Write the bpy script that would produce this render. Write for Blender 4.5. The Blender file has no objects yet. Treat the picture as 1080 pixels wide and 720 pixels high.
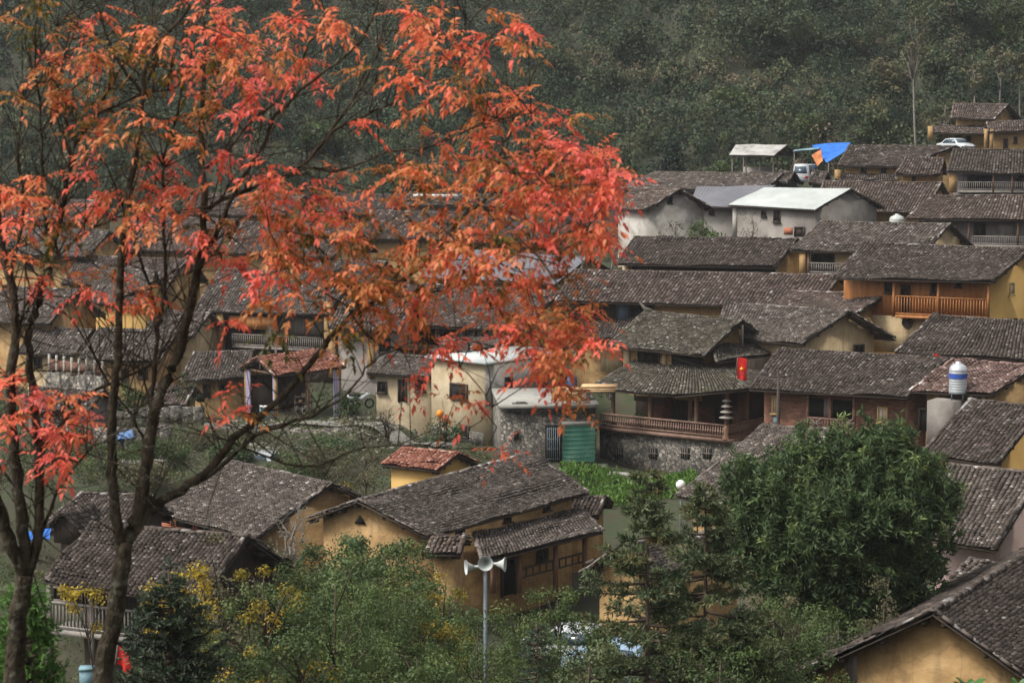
import bpy, math, random
import numpy as np
from mathutils import Vector
rng = np.random.default_rng(7)
random.seed(7)
SC = bpy.context.scene
COL = SC.collection

# ------------------------------------------------------------------ camera
PITCH = math.radians(5.8)
FPX = 2100.0                       # focal length in pixels of the 1080 px wide photograph
cam = bpy.data.cameras.new('camera')
cam.sensor_width = 36.0
cam.lens = 36.0 * FPX / 1080.0
cam.clip_start = 0.2
cam.clip_end = 3000
cam.dof.use_dof = True
cam.dof.focus_distance = 105.0
cam.dof.aperture_fstop = 4.8
camo = bpy.data.objects.new('camera', cam)
camo.rotation_euler = (math.pi / 2 - PITCH, 0, 0)
COL.objects.link(camo)
SC.camera = camo

# ------------------------------------------------------------------ sky and sun (overcast)
SUN_EL, SUN_AZ = math.radians(54), math.radians(250)     # azimuth clockwise from +Y: behind the camera, left
w = bpy.data.worlds.new('World')
SC.world = w
w.use_nodes = True
nt = w.node_tree
bg = nt.nodes['Background']
sky = nt.nodes.new('ShaderNodeTexSky')
sky.sky_type = 'NISHITA'
sky.sun_disc = False
sky.sun_elevation = SUN_EL
sky.sun_rotation = SUN_AZ
sky.dust_density = 6.0
sky.ozone_density = 0.6
hs = nt.nodes.new('ShaderNodeHueSaturation')             # cloud cover greys the sky
hs.inputs['Saturation'].default_value = 0.16
nt.links.new(sky.outputs[0], hs.inputs['Color'])
nt.links.new(hs.outputs[0], bg.inputs['Color'])
bg.inputs['Strength'].default_value = 0.10
sl = bpy.data.lights.new('sun', 'SUN')
sl.energy = 1.5
sl.angle = math.radians(14)
sl.color = (1.0, 0.95, 0.87)
so = bpy.data.objects.new('sun', sl)
sd = Vector((math.sin(SUN_AZ) * math.cos(SUN_EL), math.cos(SUN_AZ) * math.cos(SUN_EL), math.sin(SUN_EL)))
so.rotation_euler = sd.to_track_quat('Z', 'Y').to_euler()
COL.objects.link(so)
SC.view_settings.view_transform = 'Standard'
SC.view_settings.look = 'None'
SC.view_settings.exposure = 0.95
SC.view_settings.gamma = 1.0

# ------------------------------------------------------------------ projection helpers
_R = np.array([1, 0, 0.]); _F = np.array([0, math.cos(PITCH), -math.sin(PITCH)]); _U = np.array([0, math.sin(PITCH), math.cos(PITCH)])
def ray(x, y): return _R * (x - 540) / FPX + _U * (360 - y) / FPX + _F
def P(x, y, Y): r = ray(x, y); return r * (Y / r[1])
def PZ(x, y, z): r = ray(x, y); return r * (z / r[2])
def hit(px, n, A, off=0.0):
    r = ray(*px); return r * ((n @ A - off) / (n @ r))
UPV = np.array([0, 0, 1.0])
def V(*a): return np.array(a, float)
def unit(v): return v / (np.linalg.norm(v, axis=-1, keepdims=True) + 1e-12)

# ------------------------------------------------------------------ materials
MATS = {}
def ramp(nt, stops):
    r = nt.nodes.new('ShaderNodeValToRGB')
    e = r.color_ramp.elements
    while len(e) > 2: e.remove(e[-1])
    for i, (p, c) in enumerate(stops):
        el = e[i] if i < 2 else e.new(p)
        el.position = p; el.color = (c[0], c[1], c[2], 1)
    return r
def mat(name, cols, scale=1.2, rough=0.85, detail=6, attr=False, spec=0.25, bump=0.0, bscale=20, blot=None, trans=0.0, stretch=(1, 1, 1), metal=0.0, wobble=0.0, earth=False):
    """cols: colour stops driven by noise, or by the per-face value 'tv' when attr is set"""
    if name in MATS: return MATS[name]
    m = bpy.data.materials.new(name); m.use_nodes = True
    t = m.node_tree; b = t.nodes['Principled BSDF']
    b.inputs['Roughness'].default_value = rough
    b.inputs['Specular IOR Level'].default_value = spec
    b.inputs['Metallic'].default_value = metal
    L = t.links.new
    tc = t.nodes.new('ShaderNodeTexCoord'); mp = t.nodes.new('ShaderNodeMapping'); mp.inputs['Scale'].default_value = stretch
    L(tc.outputs['Object'], mp.inputs['Vector'])
    nz = t.nodes.new('ShaderNodeTexNoise'); nz.inputs['Scale'].default_value = scale; nz.inputs['Detail'].default_value = detail
    nz.inputs['Roughness'].default_value = 0.62
    L(mp.outputs[0], nz.inputs['Vector'])
    n = len(cols)
    if attr:
        a = t.nodes.new('ShaderNodeAttribute'); a.attribute_name = 'tv'
        rp = ramp(t, cols)
        if wobble:
            ma = t.nodes.new('ShaderNodeMath'); ma.operation = 'MULTIPLY_ADD'
            ma.inputs[1].default_value = wobble; L(nz.outputs['Fac'], ma.inputs[0])
            sb = t.nodes.new('ShaderNodeMath'); sb.operation = 'SUBTRACT'; L(a.outputs['Fac'], sb.inputs[0]); sb.inputs[1].default_value = wobble * .5
            L(sb.outputs[0], ma.inputs[2]); L(ma.outputs[0], rp.inputs[0])
        else: L(a.outputs['Fac'], rp.inputs[0])
    else:
        rp = ramp(t, cols); L(nz.outputs['Fac'], rp.inputs[0])
    out = rp.outputs[0]
    if blot:                                       # stains with a shape of their own: (colour, scale, threshold, amount)
        n2 = t.nodes.new('ShaderNodeTexNoise'); n2.inputs['Scale'].default_value = blot[1]; n2.inputs['Detail'].default_value = 8
        n2.inputs['Roughness'].default_value = 0.7
        L(tc.outputs['Object'], n2.inputs['Vector'])
        mr = t.nodes.new('ShaderNodeMapRange'); mr.inputs[1].default_value = blot[2]; mr.inputs[2].default_value = blot[2] + 0.13
        mr.inputs[4].default_value = blot[3]
        L(n2.outputs['Fac'], mr.inputs[0])
        mx = t.nodes.new('ShaderNodeMix'); mx.data_type = 'RGBA'
        L(mr.outputs[0], mx.inputs[0]); L(out, mx.inputs[6]); mx.inputs[7].default_value = (*blot[0], 1)
        out = mx.outputs[2]
    if earth:                                      # drying cracks and rain-washed streaks of a rammed clay wall
        mp2 = t.nodes.new('ShaderNodeMapping'); mp2.inputs['Scale'].default_value = (1.1, 1.1, .55); L(tc.outputs['Object'], mp2.inputs['Vector'])
        nw = t.nodes.new('ShaderNodeTexNoise'); nw.inputs['Scale'].default_value = 2.5; L(mp2.outputs[0], nw.inputs['Vector'])
        wp = t.nodes.new('ShaderNodeMix'); wp.data_type = 'RGBA'; wp.blend_type = 'ADD'; wp.inputs[0].default_value = .35; L(mp2.outputs[0], wp.inputs[6]); L(nw.outputs['Color'], wp.inputs[7])
        vo = t.nodes.new('ShaderNodeTexVoronoi'); vo.feature = 'DISTANCE_TO_EDGE'; vo.inputs['Scale'].default_value = .8; L(wp.outputs[2], vo.inputs['Vector'])
        cr = t.nodes.new('ShaderNodeMapRange'); cr.inputs[1].default_value = 0; cr.inputs[2].default_value = .022; cr.inputs[3].default_value = .28; cr.inputs[4].default_value = 0; L(vo.outputs['Distance'], cr.inputs[0])
        mp3 = t.nodes.new('ShaderNodeMapping'); mp3.inputs['Scale'].default_value = (3.2, 3.2, .22); L(tc.outputs['Object'], mp3.inputs['Vector'])
        ns = t.nodes.new('ShaderNodeTexNoise'); ns.inputs['Scale'].default_value = 1.3; ns.inputs['Detail'].default_value = 7; L(mp3.outputs[0], ns.inputs['Vector'])
        st = t.nodes.new('ShaderNodeMapRange'); st.inputs[1].default_value = .52; st.inputs[2].default_value = .68; st.inputs[4].default_value = .42; L(ns.outputs['Fac'], st.inputs[0])
        for fac, col in ((st.outputs[0], (.17, .115, .06)), (cr.outputs[0], (.07, .045, .025))):
            mx = t.nodes.new('ShaderNodeMix'); mx.data_type = 'RGBA'; L(fac, mx.inputs[0]); L(out, mx.inputs[6]); mx.inputs[7].default_value = (*col, 1); out = mx.outputs[2]
    L(out, b.inputs['Base Color'])
    if bump:
        n3 = t.nodes.new('ShaderNodeTexNoise'); n3.inputs['Scale'].default_value = bscale; n3.inputs['Detail'].default_value = 6
        L(mp.outputs[0], n3.inputs['Vector'])
        bp = t.nodes.new('ShaderNodeBump'); bp.inputs['Strength'].default_value = bump; bp.inputs['Distance'].default_value = 0.05
        L(n3.outputs['Fac'], bp.inputs['Height']); L(bp.outputs[0], b.inputs['Normal'])
    if trans:
        tr = t.nodes.new('ShaderNodeBsdfTranslucent'); L(out, tr.inputs['Color'])
        ms = t.nodes.new('ShaderNodeMixShader'); ms.inputs[0].default_value = trans
        L(b.outputs[0], ms.inputs[1]); L(tr.outputs[0], ms.inputs[2])
        L(ms.outputs[0], t.nodes['Material Output'].inputs['Surface'])
    MATS[name] = m
    return m
def sc3(c, k): return tuple(x * k for x in c)
def tile_mat(name, tint, k=1.0, moss=None):
    st = [(0.0, sc3(tint, .022 * k)), (.4, sc3(tint, .044 * k)), (.72, sc3(tint, .072 * k)), (.9, sc3(tint, .11 * k)), (.97, (.17 * k, .155 * k, .145 * k)), (1.0, (.25 * k, .235 * k, .22 * k))]
    return mat(name, st, scale=.8, attr=True, rough=.95, wobble=.34, blot=moss, spec=.1)
T_DARK = tile_mat('tile_dark', (1.16, .94, .81), 1.08, ((.03, .028, .02), .35, .58, .3))
T_GREY = tile_mat('tile_grey', (1.15, .96, .83), 1.55, ((.055, .05, .035), .4, .56, .3))
T_BROWN = tile_mat('tile_brown', (1.22, .93, .79), 1.4, ((.05, .048, .035), .4, .58, .3))
T_RED = mat('tile_red', [(0, (.09, .035, .025)), (.45, (.20, .075, .05)), (.8, (.30, .13, .09)), (.93, (.36, .22, .17)), (1, (.45, .36, .31))], scale=.6, attr=True, wobble=.4, rough=.9)
T_MOSS = tile_mat('tile_moss', (1.12, .99, .78), 1.25, ((.085, .08, .025), .5, .6, .6))
OCHRE = mat('clay_ochre', [(.28, (.21, .125, .05)), (.5, (.325, .205, .088)), (.72, (.43, .285, .135))], scale=1.1, detail=9, bump=.7, bscale=6, blot=((.20, .125, .06), 1.4, .54, .6), stretch=(1, 1, 1.6), earth=True)
OCHRE_PALE = mat('clay_pale', [(.3, (.36, .26, .15)), (.5, (.47, .36, .21)), (.7, (.55, .44, .28))], scale=.8, bump=.5, bscale=7, blot=((.28, .22, .15), .9, .52, .5), earth=True)
YELLOW = mat('yellow_wash', [(.3, (.42, .25, .075)), (.6, (.50, .32, .11))], scale=.7, bump=.2, bscale=9, blot=((.40, .24, .08), 1.2, .58, .4))
ORANGE_W = mat('orange_wood', [(.3, (.25, .095, .03)), (.5, (.34, .14, .045)), (.7, (.42, .19, .07))], scale=2.2, stretch=(3, 3, .25), rough=.6, bump=.3, bscale=9)
RED_W = mat('red_wood', [(.28, (.06, .028, .019)), (.48, (.15, .07, .045)), (.7, (.25, .135, .095))], scale=2.2, stretch=(1.2, 1.2, 6), rough=.85, bump=.9, bscale=5, detail=8, blot=((.06, .04, .03), 1.6, .5, .5))
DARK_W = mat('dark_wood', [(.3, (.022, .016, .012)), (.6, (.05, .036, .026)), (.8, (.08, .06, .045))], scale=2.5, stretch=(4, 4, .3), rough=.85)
GREY_W = mat('grey_wood', [(.3, (.09, .075, .062)), (.55, (.17, .145, .125)), (.75, (.25, .22, .19))], scale=2.5, stretch=(4, 4, .3), rough=.85)
POST_W = mat('post_wood', [(.3, (.10, .055, .035)), (.6, (.19, .11, .07))], scale=3, stretch=(4, 4, .4), rough=.75)
RAIL_W = mat('rail_wood', [(.3, (.13, .075, .055)), (.6, (.22, .14, .105))], scale=3, rough=.75)
RAIL_GREY = mat('rail_grey', [(.3, (.16, .14, .125)), (.6, (.25, .225, .2))], scale=3, rough=.75)
CREAM = mat('cream_render', [(.3, (.26, .205, .125)), (.5, (.36, .29, .185)), (.7, (.44, .37, .26))], scale=.8, bump=.25, bscale=9, blot=((.22, .18, .13), .9, .52, .6))
GREYP = mat('grey_render', [(.3, (.15, .135, .12)), (.5, (.215, .195, .175)), (.7, (.27, .25, .225))], scale=.7, bump=.3, bscale=9, blot=((.14, .12, .10), .9, .52, .6))
WHITEP = mat('whitish_render', [(.3, (.26, .24, .21)), (.5, (.36, .335, .30)), (.7, (.46, .44, .40))], scale=.9, bump=.3, bscale=9, blot=((.2, .18, .15), 1.0, .5, .7))
PINKP = mat('pink_render', [(.3, (.30, .21, .18)), (.6, (.42, .32, .28))], scale=1.5, bump=.4, bscale=14, blot=((.22, .16, .14), 1.5, .5, .6))
PURPLE = mat('weathered_boards', [(.3, (.10, .085, .085)), (.6, (.17, .15, .15))], scale=2, stretch=(4, 4, .3))
CONC = mat('concrete', [(.3, (.22, .21, .19)), (.6, (.32, .31, .28)), (.8, (.4, .39, .36))], scale=.8, bump=.3, bscale=11, blot=((.13, .125, .11), .8, .52, .7))
DARKC = mat('mossy_concrete', [(.3, (.05, .047, .04)), (.6, (.10, .095, .08))], scale=1.5, bump=.4)
GLASS = mat('dark_glass', [(.3, (.012, .013, .015)), (.7, (.03, .032, .036))], scale=1, rough=.15, spec=.5)
BLACKH = mat('opening_shade', [(.3, (.008, .007, .006)), (.7, (.018, .016, .014))], scale=2)  # near-black colour stands in for the shade inside openings
CURTAIN = mat('curtain', [(.3, (.5, .38, .34)), (.7, (.62, .54, .5))], scale=3, stretch=(6, 6, .3))
FRAME_Y = mat('yellow_frame', [(.3, (.45, .32, .13)), (.7, (.56, .42, .2))], scale=3)
FRAME_D = mat('dark_frame', [(.3, (.04, .03, .024)), (.7, (.08, .06, .05))], scale=3)
SHEET_W = mat('white_sheet_metal', [(.3, (.34, .365, .35)), (.6, (.46, .485, .47)), (.8, (.53, .55, .53))], scale=.5, rough=.6, spec=.1, blot=((.35, .33, .3), .7, .6, .5))
SHEET_G = mat('grey_sheet', [(.3, (.10, .10, .11)), (.6, (.15, .15, .165))], scale=.6, rough=.6, blot=((.2, .19, .19), .8, .58, .5))
SHEET_P = mat('pale_sheet', [(.3, (.3, .29, .27)), (.7, (.48, .47, .44))], scale=.7, rough=.6, blot=((.16, .13, .11), .9, .5, .7))
BLUE_T = mat('blue_tarp', [(.3, (.015, .10, .42)), (.7, (.03, .18, .6))], scale=1.5, rough=.45, bump=.5, bscale=3)
PALEBLUE = mat('pale_blue_sheet', [(.3, (.14, .25, .3)), (.7, (.22, .34, .38))], scale=1, rough=.5)
ORANGE_T = mat('orange_tarp', [(.3, (.5, .16, .05)), (.7, (.62, .24, .1))], scale=1.5, rough=.6)
GREEN_S = mat('green_shutter', [(.3, (.035, .125, .09)), (.55, (.055, .18, .13)), (.75, (.10, .24, .175))], scale=1.4, rough=.5, stretch=(1, 1, .5), blot=((.2, .3, .24), 1.6, .55, .6))
WHITE = mat('white_paint', [(.3, (.66, .66, .65)), (.7, (.8, .8, .79))], scale=2, rough=.4)
HORN = mat('horn_white', [(.3, (.36, .38, .36)), (.7, (.5, .52, .5))], scale=3, rough=.5, blot=((.3, .31, .29), 3, .55, .6))
STEEL = mat('steel_tank', [(.3, (.5, .53, .57)), (.7, (.68, .7, .73))], scale=1.5, rough=.35, metal=.55)
BLUE_P = mat('blue_paint', [(.3, (.03, .07, .3)), (.7, (.05, .11, .4))], scale=2, rough=.4)
GALV = mat('galvanised', [(.3, (.10, .125, .14)), (.7, (.16, .185, .2))], scale=4, rough=.55)
RED_F = mat('red_cloth', [(.3, (.6, .02, .02)), (.7, (.74, .04, .035))], scale=2, rough=.8, trans=.25)
STAR = mat('yellow_star', [(.3, (.8, .55, .03)), (.7, (.85, .6, .05))], scale=2)
LANT = mat('lantern_cloth', [(.3, (.3, .015, .03)), (.7, (.4, .03, .05))], scale=2, rough=.5)
TIMBER = mat('sawn_timber', [(.3, (.5, .3, .15)), (.55, (.62, .41, .22)), (.8, (.7, .5, .3))], scale=3, attr=False, rough=.8)
TYRE = mat('rubber', [(.3, (.012, .012, .012)), (.7, (.025, .025, .025))], scale=4, rough=.8)
CARW = mat('car_white', [(.3, (.40, .42, .43)), (.7, (.48, .5, .51))], scale=1, rough=.25, spec=.5)
CARB = mat('car_silver_blue', [(.3, (.2, .29, .4)), (.7, (.3, .4, .52))], scale=1, rough=.25, spec=.5)
CARG = mat('car_glass', [(.3, (.02, .035, .05)), (.7, (.05, .08, .11))], scale=1, rough=.08, spec=.7)
CHROME = mat('lamp_silver', [(.3, (.5, .5, .5)), (.7, (.6, .6, .6))], scale=1, rough=.2)
TAIL = mat('tail_red', [(.3, (.3, .01, .01)), (.7, (.4, .02, .02))], scale=1, rough=.2)
LILAC = mat('lilac_cloth', [(.3, (.36, .32, .45)), (.7, (.52, .48, .6))], scale=2, stretch=(5, 5, .3), rough=.9)
BARREL = mat('blue_plastic', [(.3, (.03, .1, .22)), (.7, (.05, .15, .3))], scale=2, rough=.45)
ORANGE_P = mat('orange_plastic', [(.3, (.7, .2, .02)), (.7, (.75, .27, .03))], scale=2, rough=.5)
BRICK = mat('brick_red', [(.3, (.3, .1, .06)), (.7, (.42, .17, .1))], scale=4)
BARK = mat('bark_dark', [(.3, (.022, .017, .011)), (.5, (.05, .04, .028)), (.66, (.085, .07, .05))], scale=9, rough=.95, bump=1.0, bscale=30, stretch=(1, 1, .5), spec=.1, blot=((.17, .165, .13), 9, .54, .75))
BARK_P = mat('bark_pale', [(.3, (.13, .115, .095)), (.6, (.25, .23, .2))], scale=3, rough=.95, bump=.5, bscale=20)
BARK_B = mat('bark_brown', [(.3, (.05, .035, .025)), (.6, (.1, .075, .055))], scale=4, rough=.95, bump=.6, bscale=20)
L_RED = mat('leaf_red', [(0, (.075, .07, .016)), (.1, (.19, .115, .02)), (.22, (.52, .22, .07)), (.45, (.76, .23, .10)), (.7, (.80, .14, .085)), (1, (.86, .20, .17))], attr=True, rough=.5, trans=.42, scale=3)
L_DARK = mat('leaf_dark', [(0, (.042, .066, .03)), (.5, (.07, .106, .044)), (.85, (.115, .165, .06)), (1, (.18, .23, .075))], attr=True, rough=.6, trans=.28, spec=.2)
L_MID = mat('leaf_mid', [(0, (.038, .058, .02)), (.5, (.072, .108, .034)), (.85, (.125, .165, .05)), (1, (.21, .21, .06))], attr=True, rough=.55, trans=.3)
L_LIGHT = mat('leaf_light', [(0, (.055, .08, .025)), (.5, (.085, .125, .04)), (.85, (.13, .175, .055)), (1, (.2, .22, .07))], attr=True, rough=.55, trans=.35)
L_CONI = mat('needle_dark', [(0, (.024, .038, .02)), (.4, (.052, .074, .034)), (.8, (.105, .128, .054)), (1, (.17, .13, .06))], attr=True, rough=.6, trans=.15)
L_FIR = mat('needle_blue', [(0, (.026, .04, .026)), (.5, (.05, .07, .042)), (1, (.09, .115, .06))], attr=True, rough=.6, trans=.15)
L_FERN = mat('needle_bright', [(0, (.06, .13, .03)), (.5, (.1, .2, .045)), (1, (.16, .27, .06))], attr=True, rough=.6, trans=.3)
L_YEL = mat('leaf_yellow', [(0, (.12, .12, .025)), (.35, (.3, .22, .03)), (.7, (.48, .34, .03)), (1, (.6, .44, .06))], attr=True, rough=.6, trans=.4)
L_OLIVE = mat('leaf_olive', [(0, (.055, .056, .026)), (.5, (.105, .10, .05)), (1, (.19, .165, .09))], attr=True, rough=.7, trans=.25)
L_HILL = mat('leaf_hill', [(0, (.018, .032, .018)), (.3, (.038, .062, .032)), (.52, (.07, .094, .044)), (.7, (.11, .116, .056)), (.85, (.14, .118, .068)), (1, (.18, .135, .092))], attr=True, rough=.75, trans=.2)
L_VEG = mat('leaf_vegetable', [(0, (.055, .115, .022)), (.5, (.085, .17, .03)), (1, (.15, .24, .05))], attr=True, rough=.55, trans=.35)
L_BAN = mat('leaf_banana', [(.3, (.05, .13, .03)), (.7, (.09, .2, .05))], scale=2, rough=.4, trans=.3, stretch=(1, 1, 4))
TWIG = mat('dry_twig', [(0, (.08, .065, .05)), (1, (.2, .18, .155))], attr=True, rough=.9)
def stone_mat():
    m = bpy.data.materials.new('rubble_stone'); m.use_nodes = True; t = m.node_tree; L = t.links.new
    b = t.nodes['Principled BSDF']; b.inputs['Roughness'].default_value = .9
    tc = t.nodes.new('ShaderNodeTexCoord')
    v = t.nodes.new('ShaderNodeTexVoronoi'); v.inputs['Scale'].default_value = 5.2; v.inputs['Randomness'].default_value = 1
    e = t.nodes.new('ShaderNodeTexVoronoi'); e.feature = 'DISTANCE_TO_EDGE'; e.inputs['Scale'].default_value = 5.2
    L(tc.outputs['Object'], v.inputs['Vector']); L(tc.outputs['Object'], e.inputs['Vector'])
    sp = t.nodes.new('ShaderNodeSeparateColor'); L(v.outputs['Color'], sp.inputs[0])
    r = ramp(t, [(0, (.07, .065, .06)), (.4, (.135, .123, .105)), (.75, (.21, .188, .155)), (1, (.31, .28, .23))]); L(sp.outputs[0], r.inputs[0])
    mr = t.nodes.new('ShaderNodeMapRange'); mr.inputs[2].default_value = .07; L(e.outputs['Distance'], mr.inputs[0])
    mx = t.nodes.new('ShaderNodeMix'); mx.data_type = 'RGBA'; L(mr.outputs[0], mx.inputs[0]); mx.inputs[6].default_value = (.085, .076, .062, 1); L(r.outputs[0], mx.inputs[7])
    L(mx.outputs[2], b.inputs['Base Color'])
    bp = t.nodes.new('ShaderNodeBump'); bp.inputs['Strength'].default_value = .9; bp.inputs['Distance'].default_value = .08
    L(mr.outputs[0], bp.inputs['Height']); L(bp.outputs[0], b.inputs['Normal'])
    MATS['rubble_stone'] = m; return m
STONE = stone_mat()

# ------------------------------------------------------------------ mesh helpers
def link_mesh(name, verts, loops, sizes, mats, parent=None, tv=None, mi=None, smooth=False):
    """verts (N,3) world; loops flat index array; sizes per-face vertex counts"""
    verts = np.asarray(verts, np.float32).reshape(-1, 3)
    org = np.array(parent.matrix_world.translation if parent else (0, 0, 0), np.float32)
    if parent: org = np.array(ORIGIN[parent.name], np.float32)
    me = bpy.data.meshes.new(name)
    me.vertices.add(len(verts)); me.vertices.foreach_set('co', (verts - org).ravel())
    loops = np.asarray(loops, np.int32).ravel(); sizes = np.asarray(sizes, np.int32).ravel()
    me.loops.add(len(loops)); me.loops.foreach_set('vertex_index', loops)
    me.polygons.add(len(sizes))
    st = np.zeros(len(sizes), np.int32); st[1:] = np.cumsum(sizes)[:-1]
    me.polygons.foreach_set('loop_start', st); me.polygons.foreach_set('loop_total', sizes)
    if not isinstance(mats, (list, tuple)): mats = [mats]
    for m in mats: me.materials.append(m)
    if mi is not None: me.polygons.foreach_set('material_index', np.asarray(mi, np.int32))
    if smooth: me.polygons.foreach_set('use_smooth', np.ones(len(sizes), bool))
    if tv is not None:
        a = me.attributes.new('tv', 'FLOAT', 'FACE'); a.data.foreach_set('value', np.asarray(tv, np.float32))
    me.update(calc_edges=True); me.validate()
    o = bpy.data.objects.new(name, me); COL.objects.link(o)
    if parent: o.parent = parent; ORIGIN[o.name] = tuple(org)
    else: ORIGIN[o.name] = (0, 0, 0)
    return o
ORIGIN = {}
def tag(o, label=None, cat=None, group=None, kind=None):
    if label: o['label'] = label
    if cat: o['category'] = cat
    if group: o['group'] = group
    if kind: o['kind'] = kind
    return o
def empty(name, loc, label, cat, group=None):
    o = bpy.data.objects.new(name, None); o.empty_display_size = .3
    o.location = tuple(float(x) for x in loc); COL.objects.link(o)
    ORIGIN[o.name] = tuple(loc); return tag(o, label, cat, group)

class MB:
    def __init__(s): s.v = []; s.l = []; s.z = []; s.tv = []; s.mi = []; s.n = 0
    def add(s, verts, faces, tv=.4, mi=0):
        for f in faces:
            s.l.extend(i + s.n for i in f); s.z.append(len(f)); s.tv.append(tv); s.mi.append(mi)
        s.v.extend([tuple(q) for q in verts]); s.n += len(verts)
    def arr(s, verts, quads, tv, mi=0):             # numpy quads
        s.l.extend((quads + s.n).ravel().tolist()); s.z.extend([quads.shape[1]] * len(quads))
        s.tv.extend(np.broadcast_to(tv, len(quads)).tolist()); s.mi.extend([mi] * len(quads))
        s.v.extend(map(tuple, verts)); s.n += len(verts)
    def box(s, c, ax, ay, az, tv=.4, mi=0):          # centre and three half-axis vectors
        c, ax, ay, az = map(np.asarray, (c, ax, ay, az))
        q = [c + i * ax + j * ay + k * az for k in (-1, 1) for j in (-1, 1) for i in (-1, 1)]
        s.add(q, [(0, 2, 3, 1), (4, 5, 7, 6), (0, 1, 5, 4), (2, 6, 7, 3), (0, 4, 6, 2), (1, 3, 7, 5)], tv, mi)
    def bar(s, a, b, w, h, side=None, tv=.4, mi=0):   # rectangular bar between two points
        a, b = np.asarray(a, float), np.asarray(b, float); d = b - a; L = np.linalg.norm(d); d = d / L
        ref = UPV if abs(d[2]) < .9 else V(1, 0, 0)
        if side is not None and abs(d[2]) >= .9: ref = np.asarray(side)
        x = np.cross(d, ref); x /= np.linalg.norm(x); y = np.cross(x, d)
        s.box((a + b) / 2, d * L / 2, x * w / 2, y * h / 2, tv, mi)
    def slab(s, q, th, tv=.4, mi=0):                 # quad (4 points) thickened downwards
        q = [np.asarray(p, float) for p in q]; k = [p - UPV * th for p in q]
        s.add(q + k, [(0, 1, 2, 3), (7, 6, 5, 4), (0, 4, 5, 1), (1, 5, 6, 2), (2, 6, 7, 3), (3, 7, 4, 0)], tv, mi)
    def prism(s, base, h, tv=.4, mi=0):              # polygon base extruded by vector h
        base = [np.asarray(p, float) for p in base]; n = len(base); top = [p + h for p in base]
        s.add(base + top, [tuple(range(n - 1, -1, -1)), tuple(range(n, 2 * n))] + [(i, (i + 1) % n, (i + 1) % n + n, i + n) for i in range(n)], tv, mi)
    def tube(s, pts, rad, k=7, tv=.4, mi=0, cap=True):
        pts = np.asarray(pts, float); n = len(pts); rad = np.broadcast_to(rad, n)
        t = np.gradient(pts, axis=0); t = unit(t)
        ref = np.array([.31, .22, .92]); x = unit(np.cross(t, ref)); y = np.cross(t, x)
        a = np.linspace(0, 2 * math.pi, k, endpoint=False)
        vv = pts[:, None] + rad[:, None, None] * (np.cos(a)[None, :, None] * x[:, None] + np.sin(a)[None, :, None] * y[:, None])
        i, j = np.meshgrid(np.arange(n - 1), np.arange(k), indexing='ij'); j2 = (j + 1) % k
        q = np.stack([i * k + j, i * k + j2, (i + 1) * k + j2, (i + 1) * k + j], -1).reshape(-1, 4)
        b0 = s.n
        s.arr(vv.reshape(-1, 3), q, tv, mi)
        if cap:
            for r in (0, n - 1):
                s.l.extend(b0 + r * k + m for m in (range(k) if r else range(k - 1, -1, -1))); s.z.append(k); s.tv.append(tv); s.mi.append(mi)
    def lathe(s, c, prof, k=20, axis=UPV, tv=.4, mi=0):
        c = np.asarray(c, float); axis = unit(np.asarray(axis, float)); ref = V(1, 0, 0) if abs(axis[0]) < .8 else V(0, 1, 0)
        x = unit(np.cross(axis, ref)); y = np.cross(axis, x); a = np.linspace(0, 2 * math.pi, k, endpoint=False)
        vv = np.concatenate([c + axis * h + r * (np.cos(a)[:, None] * x + np.sin(a)[:, None] * y) for r, h in prof])
        n = len(prof); i, j = np.meshgrid(np.arange(n - 1), np.arange(k), indexing='ij'); j2 = (j + 1) % k
        s.arr(vv, np.stack([i * k + j, i * k + j2, (i + 1) * k + j2, (i + 1) * k + j], -1).reshape(-1, 4), tv, mi)
    def build(s, name, mats, parent=None, smooth=False):
        return link_mesh(name, s.v, s.l, s.z, mats, parent, s.tv, s.mi, smooth)

def smooth_noise(n, m, k):                            # coarse random field stretched to n x m
    a = rng.normal(size=(k + 2, k + 2)); y = np.linspace(0, k, n); x = np.linspace(0, k, m)
    yi = np.minimum(y.astype(int), k); xi = np.minimum(x.astype(int), k); fy = (y - yi)[:, None]; fx = (x - xi)[None]
    fy = fy * fy * (3 - 2 * fy); fx = fx * fx * (3 - 2 * fx)
    return a[yi][:, xi] * (1 - fy) * (1 - fx) + a[yi + 1][:, xi] * fy * (1 - fx) + a[yi][:, xi + 1] * (1 - fy) * fx + a[yi + 1][:, xi + 1] * fy * fx

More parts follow.
